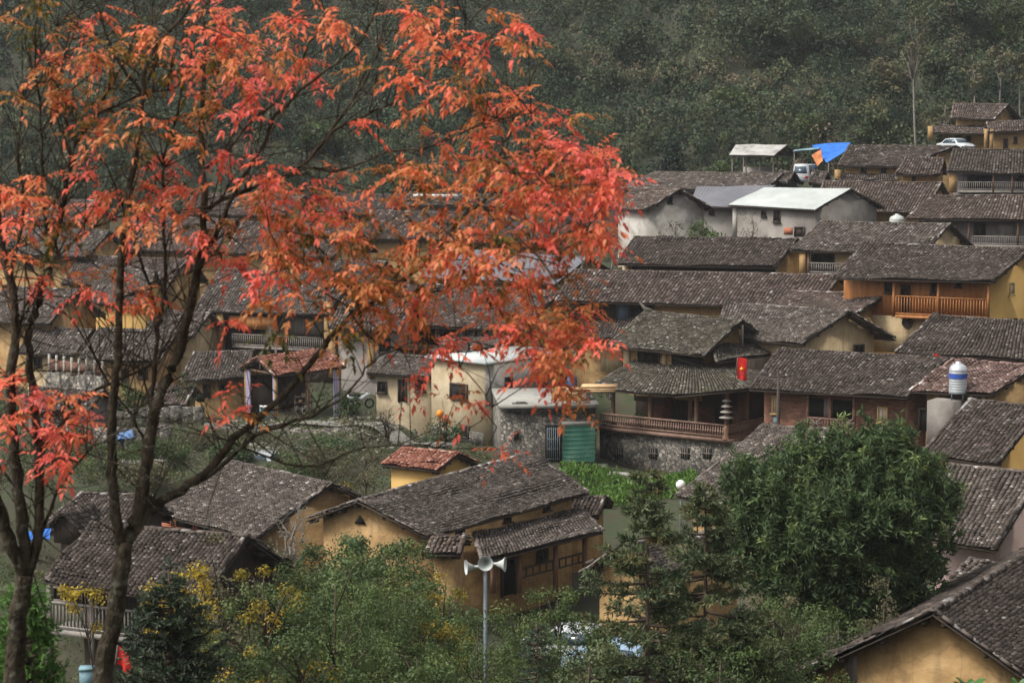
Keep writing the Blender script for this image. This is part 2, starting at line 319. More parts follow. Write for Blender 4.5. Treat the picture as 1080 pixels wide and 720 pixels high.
def tiles(mb, p00, p10, p11, p01, sp=.22, row=.22, sag=.05, mi=0):
    """roof slope of pan and cover tiles between lower-left, lower-right, upper-right, upper-left"""
    p00, p10, p11, p01 = (np.asarray(q, float) for q in (p00, p10, p11, p01))
    W = .5 * (np.linalg.norm(p10 - p00) + np.linalg.norm(p11 - p01)); S = .5 * (np.linalg.norm(p01 - p00) + np.linalg.norm(p11 - p10))
    nc = max(3, int(round(W / sp))); nr = max(2, int(round(S / row)))
    nrm = unit(np.cross(p10 - p00, p01 - p00)); nrm = nrm * np.sign(nrm[2])
    R, Cc = np.meshgrid(np.arange(nr), np.arange(nc), indexing='ij')
    shape = (nr, nc)
    wob = smooth_noise(nr, nc, 5) * sag - .06 * 4 * (np.linspace(0, 1, nc) * (1 - np.linspace(0, 1, nc)))[None] * (.5 + .5 * rng.random())
    lat = smooth_noise(nr, nc, 6) * .05 + rng.normal(0, .028, shape); lng = rng.normal(0, .11, shape); hgt = np.abs(rng.normal(0, .012, shape)); tw = rng.normal(0, .05, shape)
    slip = rng.random(shape) < .035
    lng[slip] -= rng.random(slip.sum()) * .5; lat[slip] += rng.normal(0, .2, slip.sum())
    wob = np.maximum(wob + .05, -.045)
    def pt(s, t, h):
        s = (Cc + s) / nc; t = np.clip((R + t) / nr, -.03, 1.0)
        s = np.clip(s, 0, 1)
        q = (p00 * (1 - s[..., None]) + p10 * s[..., None]) * (1 - t[..., None]) + (p01 * (1 - s[..., None]) + p11 * s[..., None]) * t[..., None]
        return q + nrm * (h + wob)[..., None]
    z = np.zeros(shape)
    vs = []
    prof = [(.1, 0.0), (.34, .062), (.66, .062), (.9, 0.0)]
    for (s, h) in prof: vs.append(pt(s + lat + tw, -.12 + lng, z + h + .035 + hgt))
    for (s, h) in prof: vs.append(pt(s + lat - tw, 1.0 + lng, z + h * .8))
    vs.append(pt(-.2 + z, -.05 + z, z - .005)); vs.append(pt(1.2 + z, -.05 + z, z - .005)); vs.append(pt(1.2 + z, 1.0 + z, z - .03)); vs.append(pt(-.2 + z, 1.0 + z, z - .03))
    vv = np.stack(vs, 2).reshape(-1, 3)
    b = (np.arange(nr * nc) * 12)[:, None]
    tvv = rng.random(nr * nc) ** 1.15
    tvv = np.clip(.10 + tvv * .62 + .15 * (rng.random(nr * nc) < .14) + .3 * (rng.random(nr * nc) < .035), 0, 1)
    q = np.concatenate([b + np.array(f) for f in ((0, 1, 5, 4), (1, 2, 6, 5), (2, 3, 7, 6), (0, 3, 2, 1), (8, 9, 10, 11))])
    mb.arr(vv, q, np.concatenate([tvv, tvv, tvv, np.clip(tvv + .25, 0, 1), tvv * .35]), mi)

def sheet(mb, p00, p10, p11, p01, pitch=.2, amp=.022, mi=0):
    p00, p10, p11, p01 = (np.asarray(q, float) for q in (p00, p10, p11, p01))
    W = np.linalg.norm(p10 - p00); n = max(4, int(W / pitch * 4)); r = 4
    nrm = unit(np.cross(p10 - p00, p01 - p00)); nrm = nrm * np.sign(nrm[2])
    s = np.linspace(0, 1, n + 1)[None, :, None]; t = np.linspace(0, 1, r + 1)[:, None, None]
    g = (p00 * (1 - s) + p10 * s) * (1 - t) + (p01 * (1 - s) + p11 * s) * t
    g = g + nrm * (np.sin(np.arange(n + 1) * math.pi / 2) * amp)[None, :, None] + nrm * (smooth_noise(r + 1, n + 1, 3) * .02)[..., None]
    i, j = np.meshgrid(np.arange(r), np.arange(n), indexing='ij'); k = n + 1
    mb.arr(g.reshape(-1, 3), np.stack([i * k + j, i * k + j + 1, (i + 1) * k + j + 1, (i + 1) * k + j], -1).reshape(-1, 4), .4, mi)

def caps(mb, a, b, sp=.26, w=.13, h=.06, bright=.75, mi=0, sag=.0):
    """a row of half-round capping tiles from a to b"""
    a, b = np.asarray(a, float), np.asarray(b, float); L = np.linalg.norm(b - a); n = max(2, int(L / sp)); d = (b - a) / L
    x = unit(np.cross(d, UPV)); y = np.cross(x, d)
    for i in range(n):
        c = a + d * (i + .5) * L / n + y * (h * .55 + random.gauss(0, .012) - sag * 4 * (i / n) * (1 - i / n)) + x * random.gauss(0, .02)
        hw = w * random.uniform(.85, 1.15); dd = d * (L / n * .58)
        p = [c - dd - x * hw - y * h * .5, c - dd - x * hw * .5 + y * h * .6, c - dd + x * hw * .5 + y * h * .6, c - dd + x * hw - y * h * .5]
        q = [v + 2 * dd + y * .01 for v in p]
        mb.add(p + q, [(0, 1, 2, 3), (7, 6, 5, 4), (0, 4, 5, 1), (1, 5, 6, 2), (2, 6, 7, 3), (3, 7, 4, 0)], float(np.clip(random.gauss(bright, .16), .1, 1)), mi)

# ------------------------------------------------------------------ houses
FOOT = []                                             # footprints for the terrain
def fit(a, b, rr, rl, Y, pitch, th=None):
    A = P(*a, Y); best = None
    for t in (range(-64, 65, 2) if th is None else [th]):
        u = V(math.cos(math.radians(t)), math.sin(math.radians(t)), 0); n = V(u[1], -u[0], 0)
        if n[1] > -.15: continue
        B = hit(b, n, A)
        for d in np.arange(1.4, 5.6, .2):
            Rl = hit(rl, n, A, d) if rl else None; Rr = hit(rr, n, A, d) if rr else None
            if Rl is None: Rl = Rr - (B - A)
            if Rr is None: Rr = Rl + (B - A)
            sk = [(R - E) @ u for R, E, g in ((Rl, A, rl), (Rr, B, rr)) if g]
            rise = .5 * (Rl[2] - A[2] + Rr[2] - B[2])
            c = sum(x * x for x in sk) + 3 * (B[2] - A[2]) ** 2 + 3 * (Rr[2] - Rl[2]) ** 2 + 8 * (rise - d * math.tan(math.radians(pitch))) ** 2
            if best is None or c < best[0]: best = (c, t, d, u, n, A, B, Rr, Rl, sk, rise)
    return best

class House:
    def __init__(s, key, label, a, b, rr, rl, Y, H, wall=OCHRE, tile=T_DARK, name='clay_house', cat='house', pitch=28, th=None, f=.7, g=.4, fb=.6, sp=.22, row=.22, group=None, roofkind='tile', wallbase=None, stone=True, nowall=False, ridgecap=True, deep=2.0, backk=1.0):
        c, t, d, u, n, A, B, Rr, Rl, sk, rise = fit(a, b, rr, rl, Y, pitch, th)
        print('HOUSE %-6s cost %.2f th %d d %.1f L %.1f rise %.2f skew %s dz %.2f %.2f z %.1f' % (key, c, t, d, np.linalg.norm(B - A), rise, ['%.1f' % x for x in sk], B[2] - A[2], Rr[2] - Rl[2], A[2]))
        s.u, s.n, s.A, s.B, s.Rl, s.Rr = u, n, A, B, Rl, Rr
        s.A2 = Rl + (Rl - A) * V(1, 1, -1) * backk; s.B2 = Rr + (Rr - B) * V(1, 1, -1) * backk
        s.d = d; s.zb = min(A[2], B[2]) - H; s.f, s.g = f, g
        L = np.linalg.norm(B - A); s.L = L; s.wm = wall
        base = .25 * (A + B + s.A2 + s.B2); base = V(base[0], base[1], s.zb)
        s.root = empty(name, base, label, cat, group)
        gs = g / L; ft = f / (2 * d); bt = fb / (2 * d)
        s.wFL, s.wFR, s.wBR, s.wBL = s.rp(gs, ft), s.rp(1 - gs, ft), s.rp(1 - gs, 1 - bt), s.rp(gs, 1 - bt)
        s.pL, s.pR = s.rp(gs, .5), s.rp(1 - gs, .5)
        e = .1
        if not nowall:
            mb = MB(); dn = lambda p: V(p[0], p[1], s.zb - deep); lo = lambda p: p - UPV * e
            vs = [dn(s.wFL), dn(s.wFR), dn(s.wBR), dn(s.wBL), lo(s.wFL), lo(s.wFR), lo(s.wBR), lo(s.wBL), lo(s.pL), lo(s.pR)]
            mb.add(vs, [(0, 1, 5, 4), (1, 2, 6, 9, 5), (2, 3, 7, 6), (3, 0, 4, 8, 7), (4, 5, 9, 8), (8, 9, 6, 7)])
            s.wall = mb.build('wall', wall, s.root)
        FOOT.append((s.A, s.B, s.B2, s.A2, s.zb))
        # roof
        mb = MB()
        far = 1.0 if Y < 125 else 1.2
        for (p, q, r, t2) in ((A, B, Rr, Rl), (s.B2, s.A2, Rl, Rr)):
            back = p is s.B2
            if roofkind == 'tile': tiles(mb, p, q, r, t2, sp * .84 * far * (1.6 if back else 1), row * .78 * far * (2.2 if back else 1))
            else: sheet(mb, p + UPV * .03, q + UPV * .03, r + UPV * .03, t2 + UPV * .03)
            mb.slab([p - UPV * .07, q - UPV * .07, r - UPV * .07, t2 - UPV * .07], .05, mi=1)
            for k in (.08, .36, .64, .93):              # purlin ends under the verges
                for e0, e1, sg in ((p, t2, -1), (q, r, 1)):
                    x = (e0 * (1 - k) + e1 * k) - UPV * .19; uu = unit(q - p) * sg
                    mb.bar(x - uu * (g + .1), x - uu * .04, .11, .11, mi=1)
        s.mats = [tile, DARK_W]
        s.roof = mb.build('roof', s.mats, s.root)
        if roofkind == 'tile' and ridgecap:
            mb = MB(); caps(mb, Rl, Rr, sp=.3 * far, bright=.72)
            mb.build('ridge_cap', tile, s.roof)
            for e0, e1, R_, sg in ((A, s.A2, Rl, 1), (B, s.B2, Rr, -1)):
                mb = MB(); dd = s.u * .08 * sg
                caps(mb, e0 + dd + UPV * .03, R_ + dd + UPV * .03, sp=.28, w=.10, h=.05, bright=.8); caps(mb, e1 + dd + UPV * .03, R_ + dd + UPV * .03, sp=.28, w=.10, h=.05, bright=.8)
                mb.build('verge', tile, s.roof)
        s.facepl = {'F': (s.wFL, unit(V(*(s.wFR - s.wFL)[:2], 0))), 'R': (s.wFR, unit(V(*(s.wBR - s.wFR)[:2], 0))), 'L': (s.wBL, unit(V(*(s.wFL - s.wBL)[:2], 0)))}
    def rp(s, a, t):                                    # roof underside point at a along, t across (0 front eave, .5 ridge)
        k = t * 2 if t <= .5 else (1 - t) * 2
        e = (s.A * (1 - a) + s.B * a) if t <= .5 else (s.A2 * (1 - a) + s.B2 * a)
        return e * (1 - k) + (s.Rl * (1 - a) + s.Rr * a) * k
    def pl(s, face='F', off=0.0):
        o, w_ = s.facepl[face]; n = V(w_[1], -w_[0], 0); return o + n * off, w_, n
    def at(s, x, y, face='F', off=0.0):
        o, w_, n = s.pl(face, off); return hit((x, y), n, o)
    def rect(s, x0, y0, x1, y1, face='F', off=0.0):
        xm, ym = (x0 + x1) / 2, (y0 + y1) / 2
        p, q = s.at(x0, ym, face, off), s.at(x1, ym, face, off); t, b = s.at(xm, y0, face, off), s.at(xm, y1, face, off)
        return (p + q) / 2 * V(1, 1, 0) + UPV * (t[2] + b[2]) / 2, np.linalg.norm((q - p)[:2]) / 2, (t[2] - b[2]) / 2
    def panel(s, nm, m, x0, y0, x1, y1, face='F', off=0.0, th=.06, parent=None):
        c, hw, hh = s.rect(x0, y0, x1, y1, face, off); o, w_, n = s.pl(face, off)
        mb = MB(); mb.box(c, w_ * hw, n * th / 2, UPV * hh); return mb.build(nm, m, parent or s.root)
    def win(s, x0, y0, x1, y1, face='F', off=0.0, fm=FRAME_D, pane=BLACKH, bars=1, nm='window', pn='pane'):
        c, hw, hh = s.rect(x0, y0, x1, y1, face, off); o, w_, n = s.pl(face, off); mb = MB(); t = .07
        for k in (-1, 1):
            mb.box(c + w_ * k * (hw - t / 2) + n * .04, w_ * t / 2, n * .05, UPV * hh); mb.box(c + UPV * k * (hh - t / 2) + n * .04, w_ * (hw - t), n * .05, UPV * t / 2)
        mb.box(c - UPV * (hh + .03) + n * .06, w_ * (hw + .07), n * .09, UPV * .03)
        for i in range(bars): mb.box(c + w_ * (((i + 1) / (bars + 1)) * 2 - 1) * hw + n * .04, w_ * .02, n * .035, UPV * (hh - t))
        wo = mb.build(nm, fm, s.root); mb = MB(); mb.box(c + n * .004, w_ * (hw - t * .9), n * .02, UPV * (hh - t * .9)); mb.build(pn, pane, wo); return wo
    def door(s, x0, y0, x1, y1, face='F', off=0.0, fm=FRAME_D, dm=DARK_W):
        c, hw, hh = s.rect(x0, y0, x1, y1, face, off); o, w_, n = s.pl(face, off); mb = MB(); t = .09
        for k in (-1, 1): mb.box(c + w_ * k * (hw - t / 2) + n * .05, w_ * t / 2, n * .06, UPV * hh)
        mb.box(c + UPV * (hh - t / 2) + n * .05, w_ * (hw - t), n * .06, UPV * t / 2)
        do = mb.build('door_frame', fm, s.root); mb = MB(); mb.box(c + n * .004, w_ * (hw - t), n * .025, UPV * (hh - t / 2)); mb.build('door', dm, do); return do
    def post(s, xs, y0, y1, face='F', off=0.0, w_=.16, m=POST_W, nm='post'):
        for x in xs:
            a, b = s.at(x, y0, face, off), s.at(x, y1, face, off); b = V(a[0], a[1], b[2])
            mb = MB(); mb.bar(b, a, w_, w_, side=s.n); mb.build(nm, m, s.root)
    def rail(s, x0, x1, yt, yb, face='F', off=0.0, m=RAIL_W, floor=True, gap=.15, slope=0):
        o, w_, n = s.pl(face, off); p, q = s.at(x0, yt, face, off), s.at(x1, yt + slope, face, off); b = s.at(x0, yb, face, off); h = p[2] - b[2]
        q = V(q[0], q[1], p[2]); mb = MB(); mb.bar(p, q, .09, .07); mb.bar(p - UPV * (h - .1), q - UPV * (h - .1), .07, .06)
        N = max(2, int(np.linalg.norm(q - p) / gap))
        for i in range(N + 1):
            x = p + (q - p) * i / N; mb.bar(x - UPV * (h - .1), x - UPV * .02, .045, .045, side=n)
        ro = mb.build('railing', m, s.root)
        if floor and off > .2:
            mb = MB(); c = (p + q) / 2 - UPV * (h + .08) - n * off / 2
            mb.box(c, (q - p) / 2, n * (off / 2 + .06), UPV * .08); mb.build('balcony_floor', m, s.root)
        return ro
    def leanto(s, e0, e1, t0, t1, off, tile=None, nm='porch_roof', ofs_top=0.02, face='F'):
        """tiled lean-to: eave pixels e0,e1 on the plane `off` in front of the wall, top pixels on the wall"""
        a, b = s.at(*e0, face, off), s.at(*e1, face, off); c, d = s.at(*t1, face, ofs_top), s.at(*t0, face, ofs_top)
        mb = MB(); tiles(mb, a, b, c, d, .185, .17); mb.slab([p - UPV * .07 for p in (a, b, c, d)], .05, mi=1)
        caps(mb, a + UPV * .03, d + UPV * .03, w=.1, h=.05, bright=.8); caps(mb, b + UPV * .03, c + UPV * .03, w=.1, h=.05, bright=.8)
        return mb.build(nm, [tile or s.mats[0], DARK_W], s.root)

# ------------------------------------------------------------------ the houses, far to near
G_FAR = 'tiled houses at the far edge of the village under the hill'
G_MID = 'tiled houses in the middle rows of the village'
G_NEAR = 'tiled houses in the nearest row'
def H(*a, **k): return House(*a, **k)

h = H('A1', 'highest ochre house at the foot of the wooded hill, gable end facing right', (1003, 124.5), (1049, 126), (1064, 110), (1005, 109.5), 190, 5.2, tile=T_BROWN, th=-30, group=G_FAR, f=.9)
h.leanto((980, 140), (1037, 141), (984, 132), (1040, 133), 2.2, T_BROWN)
h.panel('wall_bay', OCHRE, 979, 133, 984, 148, 'F', 2.3, .4)
h.door(1019, 143, 1024, 157, 'F', .1); h.win(1008, 143, 1014, 150, 'F', .1)
h = H('A1b', 'ochre annex with a door and two posts at the upper right corner', (1042, 139), (1090, 137), (1090, 127), (1040, 129), 184, 3.2, tile=T_BROWN, th=-8, group=G_FAR, f=.8, pitch=20)
h.door(1058, 146, 1063, 158); h.win(1069, 144, 1073, 151, fm=FRAME_D); h.post([1040, 1046], 136, 160, 'F', .6, .3, OCHRE, 'pillar')
h = H('H2', 'long dark roofed house beside the blue tarpaulin with two small square windows', (883, 175), (952, 176), (1008, 154.5), (895, 153.5), 168, 3.6, tile=T_DARK, th=-24, group=G_FAR)
h.win(908, 176, 914, 183); h.win(929, 176, 935, 183)
h.leanto((880, 191), (946, 190), (886, 184), (944, 184), 1.6, T_DARK)
h.panel('pillar', OCHRE, 881, 179, 887, 193, 'F', 1.2, .6)
h = H('H3', 'small brown roofed house squeezed between two larger dark roofs on the right', (944, 184), (992, 184), (996, 167), (955, 166.5), 160, 3.0, tile=T_BROWN, group=G_FAR, th=-14)
h.panel('door', DARK_W, 962, 186, 966, 192)
h = H('H4', 'wooden house with a pale balcony below the highest ochre houses at the right edge', (998, 181), (1095, 183), (1095, 158.5), (1005, 157.5), 156, 5.0, wall=PURPLE, tile=T_DARK, th=-16, group=G_FAR, f=1.3)
h.rail(1010, 1090, 192, 201, 'F', 1.0, RAIL_GREY); h.panel('pillar', OCHRE, 1001, 183, 1009, 203, 'F', .9, .5)
h.win(1020, 185, 1046, 200, 'F', 0, DARK_W, BLACKH); h.win(1071, 184, 1079, 200, 'F', 0, FRAME_D); h.post([1048, 1068], 181, 203, 'F', 1.0, .14)
h = H('H5', 'broad reddish brown roof behind the white metal roofed building', (858, 221), (975, 224), (994, 193), (868, 191), 152, 3.2, tile=T_BROWN, th=-20, group=G_FAR)
h = H('H6', 'greyish boarded house with a dark window under a broad brown roof at right edge', (955, 230.5), (1095, 232), (1095, 206), (984, 206.5), 142, 4.6, wall=PURPLE, tile=T_BROWN, th=-22, group=G_FAR, f=1.2)
h.win(1027, 235, 1040, 249, 'F', 0, FRAME_D); h.rail(1026, 1090, 249, 258, 'F', .8, RAIL_GREY); h.post([1022, 1074], 232, 258, 'F', .8, .14); h.win(1052, 236, 1070, 248, 'F', 0, GREY_W, GREYP)
h = H('H10', 'long low roofed house in front of the dark pointed conifer', (655, 199.5), (806, 202), (826, 183), (690, 181.5), 166, 3.0, wall=GREYP, tile=T_GREY, th=-30, group=G_FAR)
h = H('H9', 'smooth dark grey sheet roofed house between whitish hut and white roofed building', (727, 217), (780, 219), (818, 196), (735, 197), 156, 3.6, wall=GREYP, tile=SHEET_G, roofkind='sheet', group=G_FAR, th=-25, pitch=22)
h.win(748, 220, 753, 226)
h = H('H7', 'grey rendered building with a bright white metal roof', (768, 216), (860, 221.5), (898, 199.5), (806, 198), 148, 4.4, wall=GREYP, tile=SHEET_W, roofkind='sheet', name='rendered_house', group=G_FAR, f=.35, g=.3, th=-34, pitch=22)
h.win(816, 222, 823, 234, 'F', 0, FRAME_D); h.win(803, 222, 808, 228, 'F', 0, FRAME_D); h.panel('shutter', BRICK, 827, 240, 836, 247, 'F', 0, .08); h.door(838, 239, 849, 250)
h.panel('pilaster', WHITEP, 773, 217, 777, 250, 'F', 0, .12)
h = H('H8', 'whitish rendered hut with its gable end and tiny attic window facing the viewer', (645, 219), (681, 222), (718, 200), (668, 199), 150, 4.2, wall=WHITEP, tile=T_BROWN, name='rendered_hut', group=G_FAR, f=.4, fb=.4, th=-58)
h.win(704, 207, 709, 215, 'R', 0, FRAME_D, bars=0)
h = H('SG1', 'small dark gabled outhouse just below the parked white car', (815, 190), (831, 193), (838, 182), (824, 180), 162, 2.2, wall=DARK_W, tile=T_DARK, name='outhouse', cat='shed', group=G_FAR, th=-55, f=.3, fb=.3)
h = H('SG2', 'small dark gabled outhouse nearest the blue tarpaulin', (852, 191), (868, 194), (873, 182), (858, 180), 161, 2.2, wall=DARK_W, tile=T_DARK, name='outhouse', cat='shed', group=G_FAR, th=-55, f=.3, fb=.3)

h = H('H11', 'long very dark roofed house below the whitish hut and white roofed building', (648, 278), (818, 282), (842, 252), (669, 250), 134, 3.2, wall=OCHRE, tile=T_DARK, th=-26, group=G_MID, f=1.3)
h.panel('wall_panel', OCHRE_PALE, 657, 279, 665, 290, 'F', .2, .2); h.panel('wall_panel', DARK_W, 667, 281, 818, 294, 'F', .0, .08)
h = H('H12', 'grey tiled house with a small slatted balcony at its left end, above the orange house', (833, 264), (975, 266), (1003, 236), (866, 234.5), 130, 5.0, wall=OCHRE_PALE, tile=T_GREY, th=-27, group=G_MID, f=1.1)
h.win(856, 268, 880, 284, 'F', 0, DARK_W); h.rail(849, 905, 277, 288, 'F', .8, RAIL_GREY); h.post([853], 266, 292, 'F', .8, .15); h.panel('pillar', OCHRE, 844, 266, 850, 292, 'F', .8, .4)
h.panel('wall_panel', GREY_W, 846, 281, 905, 292, 'F', .0, .08)
h = H('H13', 'bright orange wooden house with a long balcony and yellow gable wall', (877, 293), (1048, 297), (1088, 263), (912, 256), 117, 5.2, wall=YELLOW, tile=T_DARK, th=-30, group=G_MID, f=1.3, fb=.8, row=.2)
h.panel('plank_or_shade_panel', ORANGE_W, 890, 291, 1044, 334, 'F', .0, .07); h.rail(945, 1043, 312, 332, 'F', .85, ORANGE_W, gap=.17)
h.post([943, 990, 1043], 296, 334, 'F', .85, .14, ORANGE_W); h.win(933, 298, 940, 309, 'F', .07, FRAME_D, GLASS); h.win(982, 297, 989, 310, 'F', .07, FRAME_D, GLASS)
h.win(1008, 297, 1014, 303, 'F', .07, FRAME_D); h.win(1064, 298, 1069, 311, 'R', 0, FRAME_Y, CURTAIN, bars=0); h.door(950, 300, 960, 330, 'F', .07, FRAME_D, DARK_W)
h.panel('plank_or_shade_panel', OCHRE_PALE, 890, 334, 1044, 372, 'F', .0, .09); mb = MB(); q = h.at(957, 340, 'F', .1); mb.lathe(q, [(0, .0), (.34, .0), (.34, .05), (.25, .06), (.25, .03), (0, .03)], 20, h.n); mb.build('round_vent', FRAME_D, h.root)
h = H('H14', 'very long brown tiled house spanning the middle with a blue door under its eave', (585, 317), (862, 325), (888, 290), (607, 285), 125, 4.8, wall=OCHRE, tile=T_BROWN, th=-20, group=G_MID, f=1.0)
h.panel('plank_or_shade_panel', DARK_W, 600, 320, 660, 338, 'F', 0, .07); h.door(650, 319, 664, 338, 'F', .05, FRAME_D, mat('blue_door', [(.3, (.06, .09, .12)), (.7, (.1, .14, .18))])); h.win(664, 320, 690, 336, 'F', .05, FRAME_D)
h.leanto((596, 357), (672, 357), (612, 337), (682, 337), 2.2, T_DARK); h.panel('wall_panel', OCHRE_PALE, 634, 358, 656, 392, 'F', 1.0, .15)
h = H('HA', 'ochre house with narrow brown roof tucked right behind the pale gabled house', (790, 345), (900, 333), (937, 310), (834, 307), 119, 4.2, wall=OCHRE, tile=T_BROWN, th=-36, group=G_MID, g=.6)
h = H('H15', 'pale clay house with its gable and one small window facing right, mid village', (752, 354), (846, 363), (897, 328.5), (765, 319), 114, 4.6, wall=OCHRE_PALE, tile=T_GREY, th=-42, group=G_MID, g=.5)
h.win(900, 363, 911, 373, 'R', 0, FRAME_D)
h = H('H19', 'dark roofed house right of the pale gabled house and below the orange house', (943, 371), (1095, 380), (1095, 340), (985, 332.5), 106, 4.2, wall=OCHRE, tile=T_DARK, th=-32, group=G_MID)
h = H('H17', 'dark roofed red boarded house with a recessed balcony and a yellow framed window', (790, 410), (957, 419), (1003, 378.5), (822, 368), 101, 4.6, wall=RED_W, tile=T_DARK, th=-30, group=G_MID, f=.9, row=.2)
h.panel('recess_shade', BLACKH, 852, 421, 901, 440, 'F', .0, .05); h.post([852, 876, 901], 417, 452, 'F', .35, .13, RED_W); h.rail(852, 901, 440, 452, 'F', .4, RAIL_W, floor=True)  # flat black panel paints the shade of the balcony recess
mb = MB()
for x0, x1 in ((854, 866), (888, 900)):
    for (xa, ya), (xb, yb) in (((x0, 441), (x1, 451)), ((x0, 451), (x1, 441)), ((x0, 446), (x1, 446))): mb.bar(h.at(xa, ya, 'F', .47), h.at(xb, yb, 'F', .47), .035, .035)
mb.build('railing_cross', RAIL_GREY, h.root)
h.panel('curtain', GREY_W, 869, 421, 878, 440, 'F', .05, .03); h.win(925.5, 429, 936.5, 446, 'F', 0, FRAME_Y, CURTAIN); h.win(814.5, 417, 821, 436, 'F', 0, FRAME_Y, CURTAIN)
h.panel('notice_board', PALEBLUE, 816, 439, 822, 447, 'F', 0, .05); h.panel('corner_plank', POST_W, 955, 417, 958, 452, 'F', 0, .1)
h17 = h
h = H('H18', 'reddish roofed house behind the steel water tank with ochre gable on right', (958, 412), (1046, 416), (1095, 386), (1004, 379), 97, 4.0, wall=OCHRE, tile=tile_mat('tile_reddish', (1.3, .86, .74), 1.9), th=-33, group=G_MID)
h.door(969, 430, 982, 455, 'F', 0, FRAME_D, BLACKH)
mb = MB(); c, hw, hh = h.rect(985, 421, 1012, 470, 'F', 1.0); mb.box(c, h.facepl['F'][1] * hw, h.n * .95, UPV * hh); tankbase = mb.build('concrete_annex', GREYP, h.root); tank_top = c + UPV * hh; tank_hw = hw
h = H('H20', 'dark roofed house in front of the water tank with a yellow wall on the right', (970, 479), (1053, 490), (1100, 430), (1022, 421), 82, 3.6, wall=YELLOW, tile=T_DARK, th=-38, group=G_NEAR, row=.2)
h = H('H30', 'speckled grey roofed house just left of the big round leafy tree', (712, 523), (800, 540), (880, 453), (806, 449), 86, 3.0, wall=OCHRE, tile=T_GREY, group=G_NEAR, th=-48, row=.2)
h = H('H21', 'rough pink rendered house behind the big leafy tree at the right edge', (965, 566), (1050, 580), (1100, 500), (1000, 490), 66, 3.6, wall=PINKP, tile=T_GREY, th=-38, group=G_NEAR, f=1.2, g=.35, row=.18, sp=.2)
h = H('H22', 'little tiled outhouse below the pink house', (1000, 612), (1035, 618), (1060, 597), (1022, 590), 60, 2.2, wall=OCHRE, tile=T_GREY, name='outhouse', cat='shed', th=-30, f=.3, fb=.3, g=.2)
h = H('H23', 'nearest ochre house with cracked gable wall in the bottom right corner', (1140, 756), (1225, 673), None, (984, 645), 48, 3.4, wall=OCHRE, tile=T_DARK, th=60, group=G_NEAR, sp=.2, row=.15, g=.45, f=.5, fb=.5)
h.panel('patched_strip', GREY_W, 893, 692, 904, 725, 'L', .0, .03)
h23 = h
# centre and left, near
h = H('H24', 'long ochre house in the centre foreground with a triangular gable vent', (450, 566), (622, 519), (560, 477), (377, 527.5), 78, 4.4, wall=OCHRE, tile=T_GREY, th=50, backk=.78, group=G_NEAR, row=.18, sp=.2, f=.6, fb=.6)
c, hw, hh = h.rect(374, 543, 386, 552, 'L', .02); o, w_, n = h.pl('L'); mb = MB(); mb.prism([c - w_ * hw - UPV * hh, c + w_ * hw - UPV * hh, c + UPV * hh], n * .04); mb.build('gable_vent', BLACKH, h.root)
h.leanto((508, 592), (636, 560), (500, 562), (610, 536), 2.6, T_GREY)
for r in ((480, 556, 489, 566), (531, 541, 538, 550), (573, 530, 579, 538)): h.win(*r, 'F', 0, FRAME_D, bars=0)
[h.post([x_], y_, 625, 'F', 2.1, .16, POST_W) for x_, y_ in ((520, 590), (548, 583), (586, 573), (617, 565))]; h.win(566, 575, 577, 592, 'F', .02, FRAME_D); h.door(528, 588, 543, 628, 'F', .02, FRAME_D, BLACKH); h.rail(548, 617, 600, 612, 'F', 2.0, FRAME_D, False, .4, slope=-20)
h24 = h
h = H('H24b', 'small tiled gatehouse with clay pillars attached near the loudspeaker pole', (447, 583), (486, 584), (492, 566), (455, 567), 74.5, 3.2, wall=OCHRE, tile=T_BROWN, name='gatehouse', cat='outbuilding', th=-6, f=.4, fb=.4, g=.3, row=.18, sp=.2)
h = H('H24c', 'low annex with a sagging roof at the far end of the central ochre house', (585, 543), (632, 543), (640, 524), (594, 524), 88, 2.6, wall=OCHRE, tile=T_DARK, name='clay_annex', cat='outbuilding', th=-4, f=.4, fb=.4, row=.18)
h = H('H25', 'ochre house gable half hidden behind the two ragged conifers', (700, 610), (790, 575), (770, 560), (655, 574), 74, 3.9, wall=OCHRE, tile=T_GREY, th=44, group=G_NEAR, g=.35, f=.4, fb=.4, row=.18, sp=.2)
h = H('H26', 'small ochre hut with a pinkish red tile roof above the long central roof', (402, 489), (462, 496), (484, 478), (425, 472), 93, 2.6, wall=YELLOW, tile=T_RED, name='clay_hut', cat='hut', th=-30, f=.3, fb=.3, g=.3)
h = H('H27', 'big grey roofed house left of centre with a row of openings under its eave', (166, 541), (272, 568), (350, 510), (238, 485), 85, 3.2, wall=OCHRE, tile=T_GREY, th=-38, group=G_NEAR, f=.8, g=.4, row=.17, sp=.19)
for r in ((168, 542, 182, 553), (186, 546, 206, 558), (208, 551, 224, 563)): h.win(*r, 'F', 0, BRICK, BLACKH, bars=0)
h = H('H28', 'two storey wooden house with a white railed balcony behind the red tree, bottom left', (45, 612), (212, 636), (262, 566), (97, 552), 60, 5.4, wall=DARK_W, tile=T_DARK, name='wooden_house', th=-24, group=G_NEAR, f=1.5, row=.17, sp=.19)
h.rail(52, 190, 634, 662, 'F', 1.0, RAIL_GREY, gap=.13, slope=12); h.post([52, 97, 150], 614, 724, 'F', 1.0, .14, GREY_W); h.win(56, 618, 76, 634, 'F', 0, GREY_W, BLACKH); h.win(80, 622, 96, 640, 'F', 0, FRAME_D, BLACKH); h.win(104, 630, 122, 646, 'F', 0, FRAME_D, BLACKH)
h = H('H29', 'dark roof with a tiny dormer behind the left red tree trunks', (40, 560), (132, 568), (158, 522), (84, 520), 72, 3.0, wall=DARK_W, tile=T_DARK, th=-22, group=G_NEAR, row=.18, sp=.2)
mb = MB(); q = h.at(70, 556, 'F', 1.2); u = h.facepl['F'][1]
